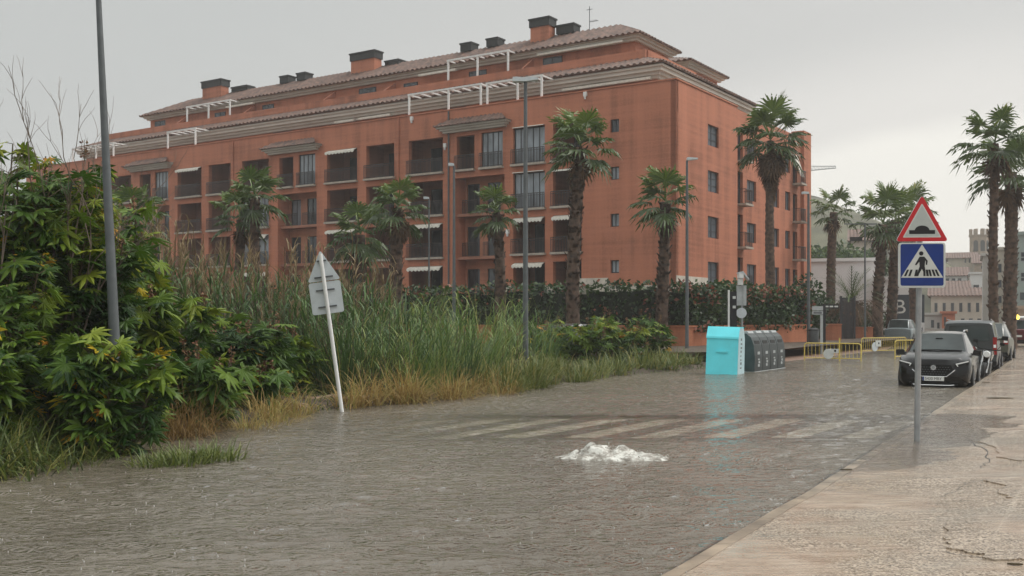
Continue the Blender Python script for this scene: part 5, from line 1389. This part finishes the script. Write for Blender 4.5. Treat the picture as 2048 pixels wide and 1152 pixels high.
# motorbike between the black car and the van
def motorbike():
    th = thing('motorbike', 'black motorbike standing between the black car and the grey van', 'motorbike', (gx(1966,31.0), 31.0, -.14), R(150)); th.rotation_euler = (0, R(-9), R(152))
    for yy, nm in ((.66,'front_wheel'),(-.62,'rear_wheel')):
        mb = MB(); n = 24
        for a_ in range(n):
            t = 2*math.pi*a_/n
            for b_ in range(8):
                u = 2*math.pi*b_/8; mb.v.append((.055*math.sin(u), yy+(.25+.055*math.cos(u))*math.cos(t), .30+(.25+.055*math.cos(u))*math.sin(t)))
        for a_ in range(n):
            for b_ in range(8): mb.face((a_*8+b_, a_*8+(b_+1)%8, ((a_+1)%n)*8+(b_+1)%8, ((a_+1)%n)*8+b_))
        wh = mb.build(nm, M['tyre'], th, True)
        mb = MB(); mb.tube([(-.03,yy,.30),(.03,yy,.30)], .08, 14)
        for k in range(5): mb.box(-.012,.012,-.02,.02,.05,.21, Matrix.Translation((0,yy,.30)) @ Matrix.Rotation(k*1.2566,4,'X'))
        mb.build('rim', M['rim'], wh)
    mb = MB()
    for sg in (1,-1): mb.tube([(sg*.085,.67,.30),(sg*.09,.50,.78)], .024, 8); mb.tube([(sg*.09,.50,.78),(sg*.09,.46,.92)], .02, 8)
    mb.build('fork', M['chrome'], th)
    mb = MB(); mb.prism(rounded([(-.62,.72),(-.10,.66),(.22,.62),(.42,.84),(.30,.98),(-.0,.92),(-.2,.80),(-.78,.90)],.04,3), lambda a,b,c: (-.13+c, a, b), .26); mb.build('tank_and_tail', M['cblack'], th)
    mb = MB(); mb.prism(rounded([(-.62,.885),(-.05,.83),(-.02,.90),(-.60,.96)],.02,3), lambda a,b,c: (-.12+c, a, b), .24); mb.build('seat', M['plastic'], th)
    mb = MB(); mb.prism(rounded([(-.25,.25),(.28,.25),(.30,.60),(-.22,.62)],.05,3), lambda a,b,c: (-.15+c, a, b), .30); mb.build('engine', M['steel_dk'], th)
    mb = MB(); mb.tube([(-.36,.36,1.02),(-.2,.44,.98),(.2,.44,.98),(.36,.36,1.02)], .016, 8); mb.build('handlebar', M['plastic'], th)
    mb = MB(); mb.tube([(0,.50,.84),(0,.60,.84)], [.10,.085], 14); mb.build('headlight', M['ledwhite'], th)
    mb = MB(); mb.prism([(.50,.60),(.62,.63),(.74,.60),(.86,.50),(.84,.49),(.73,.585),(.62,.612),(.50,.58)], lambda a,b,c: (-.06+c, a, b), .12); mb.build('mudguard', M['cblack'], th)
    mb = MB()
    for sg in (1,-1): mb.tube([(sg*.25,.42,1.0),(sg*.34,.44,1.16)], .008, 6); mb.cbox((sg*.36,.44,1.19),(.13,.03,.08))
    mb.build('mirror', M['plastic'], th)
motorbike()

# ------------------------------------------------------------------ blank white building, shop front and the old town up the hill
M['wwall'] = simple('white_gable_render', (.66,.65,.64), .8, var=.05, scale=.3)
M['cream'] = simple('cream_render', (.52,.46,.38), .8, var=.12, scale=.5); M['palerender'] = simple('pale_grey_render', (.48,.46,.43), .8, var=.12, scale=.5)
M['greenish'] = simple('grey_green_render', (.27,.33,.31), .8, var=.12, scale=.5); M['orange_r'] = simple('orange_render', (.50,.15,.07), .8, var=.12); M['stone'] = simple('tower_stone', (.36,.27,.20), .85, var=.2, scale=1.0, bmp=.4)
M['darkwall'] = simple('dark_blue_grey_panel', (.028,.038,.050), .5, var=.1)
def house(name, label, cat, px0, px1, d, ztop_px, m, depth, wins=(), roof=None, z0=-.2, group=None, yaw=0.0, zbase_px=None):
    x0, x1 = gx(px0, d), gx(px1, d); w = x1-x0; zt = gz(ztop_px, d); zb = z0 if zbase_px is None else gz(zbase_px, d)
    yaw = -math.atan2(gx((px0+px1)/2,d), d)*.97; w = w*math.cos(yaw)
    th = thing(name, label, cat, (x0, d, 0), yaw, group); cy = math.cos(yaw)
    mb = MB(); mb.box(0, w, 0, depth, zb, zt); mb.build('wall', m, th)
    for (a, b, c, e) in wins:   # window rectangles in pixels
        xa, xb = (gx(a,d)-x0)*cy, (gx(b,d)-x0)*cy; za, zb_ = gz(e,d), gz(c,d)
        mb = MB(); f = .08; mb.box(xa,xb,-.05,-.003,za,za+f); mb.box(xa,xb,-.05,-.003,zb_-f,zb_); mb.box(xa,xa+f,-.05,-.003,za+f,zb_-f); mb.box(xb-f,xb,-.05,-.003,za+f,zb_-f)
        o = mb.build('window', M['frame'], th)
        mb = MB(); mb.box(xa+f,xb-f,-.03,-.004,za+f,zb_-f); mb.build('pane', M['glass'], o)
    if roof == 'flat':
        mb = MB(); mb.box(-.25,w+.25,-.25,depth+.25,zt+.002,zt+.3); mb.build('cornice', m, th)
    elif roof:
        rz = roof; ov = .5
        tile_slope('roof', (-ov,-ov,zt), (w+ov,-ov,zt), (-ov,depth/2,zt+rz), (w+ov,depth/2,zt+rz), th, pitch=.5, thick=.12)
        tile_slope('roof', (w+ov,depth+ov,zt), (-ov,depth+ov,zt), (w+ov,depth/2,zt+rz), (-ov,depth/2,zt+rz), th, pitch=.5, thick=.12)
        mb = MB(); mb.prism([(0,zt),(depth,zt),(depth/2,zt+rz-.1)], lambda a,b,c: (c, a, b), w); mb.build('gable', m, th)
    return th
house('white_building', 'large blank white building wall behind the lone palm', 'building', 1600, 1752, 100, 524, M['wwall'], 14, roof='flat')
sh = house('shop_building', 'building with white top and dark blue front carrying a large white letter', 'building', 1752, 1842, 92, 560, M['wwall'], 12, roof='flat')
d = 92; k = lambda px: gx(px,d)-gx(1752,d)
mb = MB(); mb.box(k(1786),k(1842),-.12,-.003,gz(645,d),gz(590,d)); fp = mb.build('dark_front', M['darkwall'], sh)
text_mesh('B', 'front_lettering', M['signwhite'], fp, 1.75, (k(1797),-.125,gz(615,d)), (R(90),0,0), .01)
mb = MB(); mb.box(k(1786),k(1842),-.14,-.125,gz(668,d),gz(645,d)); mu = mb.build('white_mural', M['wwall'], fp)
random.seed(5); mb = MB()
for i in range(26):
    a = k(random.uniform(1787,1838)); z = gz(random.uniform(648,666),d); mb.cbox((a,-.15,z),(random.uniform(.08,.2),.012,random.uniform(.15,.5)), None)
mb.build('mural_marks', M['signblack'], mu)
# town houses
G = 'old town houses up the hill'
def grid(x0, x1, n, y0, y1, w): return [(x0+(x1-x0)*i/(n-1)-w/2, x0+(x1-x0)*i/(n-1)+w/2, y0, y1) for i in range(n)]
house('town_house', 'long cream town house with tall dark windows at the street end', 'house', 1862, 1966, 150, 592, M['cream'], 14, grid(1872,1954,6,606,624,6)+grid(1925,1957,3,637,650,7), 1.3, group=G)
house('town_house', 'small orange house front wedged under the cream town house', 'house', 1884, 1910, 138, 627, M['orange_r'], 9, [(1888,1892,634,652),(1900,1905,640,654)], 'flat', group=G)
house('town_house', 'low pale house at the left foot of the cream town house', 'house', 1842, 1884, 140, 630, M['palerender'], 9, [(1862,1868,640,655),(1874,1879,645,658)], 'flat', group=G)
house('town_house', 'white house with three square windows above the brown roofs', 'house', 1886, 1934, 185, 552, M['wwall'], 14, grid(1895,1919,3,557,564,7), 1.8, group=G, zbase_px=600)
house('town_house', 'white cube house at the right of the one with three windows', 'house', 1940, 1968, 175, 548, M['wwall'], 12, [(1947,1958,570,576)], 'flat', group=G, zbase_px=600)
house('town_house', 'pale house with two slit windows below the stone tower', 'house', 1896, 1952, 225, 517, M['cream'], 14, [(1929,1932,518,526),(1937,1940,518,526)], 1.6, group=G, zbase_px=560)
house('town_house', 'reddish roofed house at the right foot of the stone tower', 'house', 1948, 1974, 215, 527, M['stone'], 14, [(1962,1966,532,538)], 2.2, group=G, zbase_px=590)
house('town_house', 'brown roofed house between the cream town house and the white ones', 'house', 1886, 1936, 168, 577, M['stone'], 14, (), 1.4, group=G, zbase_px=610)
house('town_house', 'pale tall narrow house left of the slim tall palm trunk', 'house', 1966, 1988, 120, 512, M['palerender'], 12, (), 'flat', group=G)
house('town_house', 'pale flats with balconies between the two right palm trunks', 'house', 1990, 2014, 112, 500, M['cream'], 14, [(1996,2003,528,545),(1996,2003,560,575),(1996,2003,592,606)], 'flat', group=G)
house('apartment_block', 'grey-green apartment block cut by the right edge of the picture', 'building', 2030, 2110, 100, 470, M['greenish'], 16, [(2042,2058,505,514),(2042,2058,516,522),(2042,2058,546,554),(2042,2058,556,562),(2040,2056,585,600)], 'flat')
house('town_house', 'low brown building under the grey-green block', 'house', 2008, 2110, 96, 618, M['stone'], 3, (), 'flat', group=G)
# church tower with battlements and belfry openings
d = 260; th = thing('church_tower', 'pale stone church tower with battlements on the skyline', 'tower', (gx(1958,d), d, 0))
w = gx(1978,d)-gx(1958,d)-.5; z0, z1 = gz(560,d), gz(470,d); n = 8
oc = [(math.cos(math.pi/8+i*math.pi/4)*w/math.cos(math.pi/8), math.sin(math.pi/8+i*math.pi/4)*w/math.cos(math.pi/8)) for i in range(8)]
mb = MB(); mb.prism(oc[::-1], lambda a,b,c: (a,b,z0+c), z1-z0); mb.build('shaft', M['stone'], th)
mb = MB(); mb.prism([(a*1.1,b*1.1) for a,b in oc[::-1]], lambda a,b,c: (a,b,gz(474,d)+c), .5); mb.prism([(a*1.08,b*1.08) for a,b in oc[::-1]], lambda a,b,c: (a,b,gz(508,d)+c), .4); mb.build('cornice', M['stone'], th)
for i in range(8):
    a = i*math.pi/4; mb = MB(); mb.cbox((0,-w*1.02,gz(464,d)), (w*.42,.5,gz(459,d)-gz(470,d)), Matrix.Rotation(a,4,'Z')); mb.build('merlon', M['stone'], th)
for a in (-.785,0,.785):
    mb = MB(); zc = gz(492,d); mb.prism([(-.55,-1.4),(.55,-1.4),(.55,.8)]+[(math.cos(t)*.55,.8+math.sin(t)*.55) for t in (.5,1.05,1.57,2.1,2.6)]+[(-.55,.8)], lambda p,q,c: tuple(Matrix.Rotation(a,4,'Z') @ Vector((p,-w-.02-c,zc+q))), .06); mb.build('belfry_opening', M['black'], th)
# hill behind
M['hill'] = simple('hillside_scrub', (.12,.115,.065), .9, var=.5, scale=.06)
mb = MB(); nx, ny = 60, 40
for j in range(ny+1):
    y = 130 + j*9
    for i in range(nx+1):
        x = -60 + i*6.2; r_ = math.hypot((x-76)/36, (y-300)/110)
        z = -.6 + 27*max(0, 1-r_**1.6)*(1+.15*noise.noise((x*.03,y*.03,0))) + 9*sm(150,240,y)*sm(20,70,x)
        mb.v.append((x, y, z))
for j in range(ny):
    for i in range(nx): q = j*(nx+1)+i; mb.face((q, q+1, q+nx+2, q+nx+1))
struct(mb.build('hill', M['hill'], None, True))
house('villa', 'cream villa on the hillside above the blank white wall', 'house', 1702, 1752, 150, 482, M['cream'], 14, [(1742,1747,490,498)], 2.2, zbase_px=540)
house('villa', 'small white villa higher on the hill, left of the thick palm', 'house', 1680, 1700, 240, 445, M['wwall'], 10, (), 'flat', zbase_px=470)
random.seed(91)
for i, (px, d, top, r) in enumerate(((1632,108,492,3.2),(1652,110,498,3.0),(1680,109,484,3.2),(1700,112,500,2.6),(1722,111,500,2.8),(1745,112,502,2.4))):
    shrubmass(px, d, top, r, 900, ('grey-green shrub on the terrace above the blank white wall'), leaf=.45, z0=5.6, group='shrubs above the white wall', tb=.55)
for i, (px, d, top, r) in enumerate(((1630,250,420,9),(1655,265,424,9),(1685,260,418,9),(1715,270,432,8),(1745,270,440,9))):
    shrubmass(px, d, top, r, 900, 'hazy tree on the crest of the hill', name='tree', leaf=1.2, z0=16, group='trees on the hill crest', cat='tree', tb=.5)
# tower crane beyond the building
d = 190; th = thing('tower_crane', 'pale tower crane jib sticking out behind the building', 'crane', (gx(1600,d), d, 0)); k = lambda px: gx(px,d)-gx(1600,d)
mb = MB(); mb.box(-.5,-.4,-.5,-.4,0,gz(345,d)); mb.box(.4,.5,-.5,-.4,0,gz(345,d)); mb.box(-.5,-.4,.4,.5,0,gz(345,d)); mb.box(.4,.5,.4,.5,0,gz(345,d))
for i in range(24): z = 1.2*i; mb.tube([(-.45,-.45,z),(.45,-.45,z+1.2)], .05, 4)
mb.build('mast', M['bintrim'], th)
mb = MB(); A = Vector((k(1590),0,gz(344,d))); Bq = Vector((k(1672),0,gz(336,d))); Tq = Vector((0,0,1.1))
mb.tube([A,Bq],.09,4); mb.tube([A+Tq,Bq+Tq*.3],.07,4)
for i in range(12): p = A.lerp(Bq,i/12); q = A.lerp(Bq,(i+.5)/12); r_ = A.lerp(Bq,(i+1)/12); mb.tube([p,q+Tq*(1-.6*i/12)],.04,4); mb.tube([q+Tq*(1-.6*i/12),r_],.04,4)
mb.build('jib', M['bintrim'], th)
# amber warning lamp at the far right
d = 70; th = thing('warning_lamp', 'lit yellow warning lamp on a thin post at the far right', 'lamp', (gx(2033,d), d, 0))
mb = MB(); mb.tube([(0,0,0),(0,0,gz(640,d))], .04, 8); mb.build('post', M['steel_dk'], th)
m_, nt_, b_ = mat('lit_amber_lamp'); b_.inputs['Base Color'].default_value = (.8,.6,.05,1); b_.inputs['Emission Color'].default_value = (1,.72,.08,1); b_.inputs['Emission Strength'].default_value = 1.6
mb = MB(); mb.tube([(0,-.08,gz(634.5,d)),(0,.08,gz(634.5,d))], .17, 16); mb.build('lamp', m_, th)

# ------------------------------------------------------------------ water boiling up out of a drain, splashes of rain
m, nt, b = mat('white_foam'); L(nt, ramp(nt, noise_n(nt, objco(nt, (1,1.5,1.5)), 8, 6, .68), [(.36,(.15,.128,.10)),(.47,(.30,.275,.235)),(.56,(.58,.56,.51)),(.70,(.68,.67,.62))]), b.inputs['Base Color']); b.inputs['Roughness'].default_value = .25
b.inputs['Subsurface Weight'].default_value = .2; b.inputs['Subsurface Radius'].default_value = (.05,.05,.05)
bump(nt, b, noise_n(nt, objco(nt), 40, 4), .5, .02); M['foam'] = m
random.seed(55); import bmesh
bm = bmesh.new()
fx, fyy = FOAM
nu, nv = 120, 44; grid_ = {}
for j in range(nv+1):
    for i in range(nu+1):
        u = -1+2*i/nu; v = -1+2*j/nv; x = u*.84; y = v*.34; r_ = math.hypot(u, v*1.0)
        env = max(0, 1-r_**2.2)
        prof_ = .115*(math.exp(-((u+.38)/.20)**2) + 1.05*math.exp(-((u+.10)/.16)**2) + .95*math.exp(-((u-.20)/.17)**2) + .6*math.exp(-((u-.58)/.20)**2) + .35)
        t = min(.8, 1.25*abs(noise.noise((x*4,y*5,1))) + .40*abs(noise.noise((x*9,y*10,2))) + .06*noise.noise((x*20,y*22,7)))
        z = env**.55*prof_*(.55+1.1*t) - .024
        grid_[i,j] = bm.verts.new((x, y, z))
for j in range(nv):
    for i in range(nu): bm.faces.new((grid_[i,j],grid_[i+1,j],grid_[i+1,j+1],grid_[i,j+1]))
for i in range(260):
    a = random.uniform(0,6.283); q = random.random()**.5; x = math.cos(a)*q*.80; y = math.sin(a)*q*.36; s = random.uniform(.003,.008)
    z = random.uniform(.0,.19)*(1-abs(x)/.95) if q < .8 else random.uniform(0,.06)
    bmesh.ops.create_icosphere(bm, subdivisions=1, radius=s, matrix=Matrix.Translation((x,y,z)) @ Matrix.Diagonal((1.3,1,random.uniform(.7,1.3),1)))
me = bpy.data.meshes.new('bubbling_foam'); bm.to_mesh(me); bm.free(); me.polygons.foreach_set('use_smooth',[True]*len(me.polygons)); me.materials.append(M['foam'])
o = bpy.data.objects.new('bubbling_foam', me); COL.objects.link(o); o.location = (fx, fyy, 0); tag(o, kind='stuff')
m, nt, b = mat('splash_water'); b.inputs['Base Color'].default_value = (.42,.40,.37,1); b.inputs['Roughness'].default_value = .1
M['splash'] = m
random.seed(66); mb = MB()
for i in range(750):
    y = 6.5 + 20*random.random()**1.7; x = random.uniform(max(lx(y)+.2, -y*.52), kx(y)+.2); s = random.uniform(.3,.85)
    if random.random() < .6:
        mb.tube([(x,y,-.004),(x,y,.012*s),(x,y,.022*s)], [.010*s,.007*s,.001], 5, False)
    for k in range(random.choice((0,1,2))):
        c = (x+random.gauss(0,.02), y+random.gauss(0,.02), random.uniform(.005,.05)*s); r_ = .0035*s
        mb.tube([(c[0],c[1],c[2]-r_),(c[0],c[1],c[2]),(c[0],c[1],c[2]+r_)], [.0005,r_,.0005], 5, False)
tag(mb.build('rain_splashes', M['splash']), kind='stuff')
# litter washed on to the pavement
for px, py, s, lab in ((2000,797,.28,'dark bark strip lying on the wet pavement beside the cars'),(2030,1131,.05,'small dark leaf on the pavement at the lower right'),(1972,765,.10,'small dark debris by the kerb behind the black car'),(1692,941,.07,'small dark debris at the kerb edge of the near pavement')):
    x, y = walkpt(px, py); mb = MB(); n = 7
    for i in range(n+1):
        t = i/n; ww = .13*s*math.sin(math.pi*min(.97,max(.04,t)))*2*random.uniform(.6,1.1); zz = .012+.10*s*t*(1-t)
        mb.v += [(s*(t-.5)*2, -ww, zz), (s*(t-.5)*2, ww, zz), (s*(t-.5)*2, ww, 0), (s*(t-.5)*2, -ww, 0)]
    for i in range(n):
        for k in range(4): mb.face((4*i+k, 4*i+(k+1)%4, 4*i+4+(k+1)%4, 4*i+4+k))
    mb.face((3,2,1,0)); mb.face((4*n,4*n+1,4*n+2,4*n+3))
    o = mb.build('debris', M['stem']); o.location = (x, y, max(0,walk_z(x,y))+.004); o.rotation_euler = (0,0,random.uniform(-.3,.5)); tag(o, lab, 'debris')

# ------------------------------------------------------------------ air full of rain
mb = MB(); mb.box(-260, 330, -30, 520, -2.0, 75.0); hz = mb.build('haze', None)
hz.data.materials.clear()
hm = bpy.data.materials.new('rain_haze'); hm.use_nodes = True; nt = hm.node_tree
for n_ in list(nt.nodes):
    if n_.type != 'OUTPUT_MATERIAL': nt.nodes.remove(n_)
pv = nt.nodes.new('ShaderNodeVolumePrincipled'); pv.inputs['Color'].default_value = (.92,.92,.92,1); pv.inputs['Density'].default_value = .0007; pv.inputs['Anisotropy'].default_value = .2
L(nt, pv.outputs[0], nt.nodes['Material Output'].inputs['Volume']); hz.data.materials.append(hm); tag(hz, kind='stuff')

# ------------------------------------------------------------------ overcast sky, soft sun, camera
SUN_EL, SUN_AZ = R(50), R(80)                     # azimuth from +Y towards +X
w = bpy.data.worlds.new('World'); scene.world = w; w.use_nodes = True; nt = w.node_tree
bg = nt.nodes['Background']
sky = N(nt, 'ShaderNodeTexSky'); sky.sky_type = 'NISHITA'; sky.sun_disc = False; sky.sun_elevation = SUN_EL; sky.sun_rotation = SUN_AZ; sky.dust_density = 4.0; sky.air_density = 1.0
hs = N(nt, 'ShaderNodeHueSaturation', Saturation=.10); L(nt, sky.outputs[0], hs.inputs['Color'])
tc = N(nt, 'ShaderNodeTexCoord')
dp = N(nt, 'ShaderNodeVectorMath', operation='DOT_PRODUCT'); L(nt, tc.outputs['Generated'], dp.inputs[0]); dp.inputs[1].default_value = (math.sin(R(27)), math.cos(R(27)), 0)
cl = N(nt, 'ShaderNodeTexNoise', Scale=3.0, Detail=5.0, Roughness=.55); mp = N(nt, 'ShaderNodeMapping'); mp.inputs['Scale'].default_value = (1,1,2.4); L(nt, tc.outputs['Generated'], mp.inputs['Vector']); L(nt, mp.outputs['Vector'], cl.inputs['Vector'])
ad = N(nt, 'ShaderNodeMath', operation='MULTIPLY_ADD'); L(nt, cl.outputs['Fac'], ad.inputs[0]); ad.inputs[1].default_value = .05
sxa = N(nt, 'ShaderNodeSeparateXYZ'); L(nt, tc.outputs['Generated'], sxa.inputs[0])
hz1 = N(nt, 'ShaderNodeMapRange'); L(nt, sxa.outputs['Z'], hz1.inputs['Value']); hz1.inputs['From Min'].default_value = .14; hz1.inputs['From Max'].default_value = 1; hz1.inputs['To Min'].default_value = .012; hz1.inputs['To Max'].default_value = .70
hz2 = N(nt, 'ShaderNodeMath', operation='SUBTRACT'); L(nt, dp.outputs['Value'], hz2.inputs[0]); L(nt, hz1.outputs[0], hz2.inputs[1]); L(nt, hz2.outputs[0], ad.inputs[2])
cloud = ramp(nt, ad.outputs[0], [(.0,(3.45,3.6,3.55)),(.60,(3.6,3.72,3.66)),(.86,(4.0,4.0,3.9)),(.955,(5.35,5.2,4.95)),(.985,(6.7,6.5,6.0))])
for n_ in nt.nodes:
    if n_.type == 'VALTORGB': n_.color_ramp.interpolation = 'EASE'
sx_ = N(nt, 'ShaderNodeSeparateXYZ'); L(nt, tc.outputs['Generated'], sx_.inputs[0])      # an overcast sky is brightest overhead
zr = N(nt, 'ShaderNodeMapRange'); zr.interpolation_type = 'SMOOTHSTEP'; L(nt, sx_.outputs['Z'], zr.inputs['Value']); zr.inputs['From Min'].default_value = .28; zr.inputs['From Max'].default_value = .95; zr.inputs['To Min'].default_value = 1; zr.inputs['To Max'].default_value = 3.3
vm = N(nt, 'ShaderNodeVectorMath', operation='SCALE'); L(nt, cloud, vm.inputs[0]); L(nt, zr.outputs[0], vm.inputs['Scale']); cloud = vm.outputs[0]
mx = N(nt, 'ShaderNodeMix', data_type='RGBA'); mx.inputs['Factor'].default_value = .85
L(nt, hs.outputs[0], mx.inputs['A']); L(nt, cloud, mx.inputs['B'])
L(nt, mx.outputs['Result'], bg.inputs['Color']); bg.inputs['Strength'].default_value = .061
sl = bpy.data.lights.new('sun', 'SUN'); sl.energy = .7; sl.angle = R(25); sl.color = (1,.96,.90)
so = bpy.data.objects.new('sun', sl); COL.objects.link(so)
sd = Vector((math.sin(SUN_AZ)*math.cos(SUN_EL), math.cos(SUN_AZ)*math.cos(SUN_EL), math.sin(SUN_EL)))
so.rotation_euler = sd.to_track_quat('Z', 'Y').to_euler()
cam = bpy.data.cameras.new('camera'); co = bpy.data.objects.new('camera', cam); COL.objects.link(co); scene.camera = co
co.location = (0, 0, H); co.rotation_euler = (R(90), 0, 0)
cam.sensor_width = 36; cam.lens = F/2048*36; cam.shift_y = (YH-576)/2048; cam.clip_start = .1; cam.clip_end = 6000
scene.view_settings.view_transform = 'Standard'; scene.view_settings.look = 'None'; scene.view_settings.exposure = 1.32; scene.view_settings.gamma = 1
scene.cycles.use_denoising = True; scene.cycles.max_bounces = 6; scene.cycles.diffuse_bounces = 3; scene.cycles.glossy_bounces = 3; scene.cycles.transparent_max_bounces = 8; scene.cycles.volume_bounces = 1
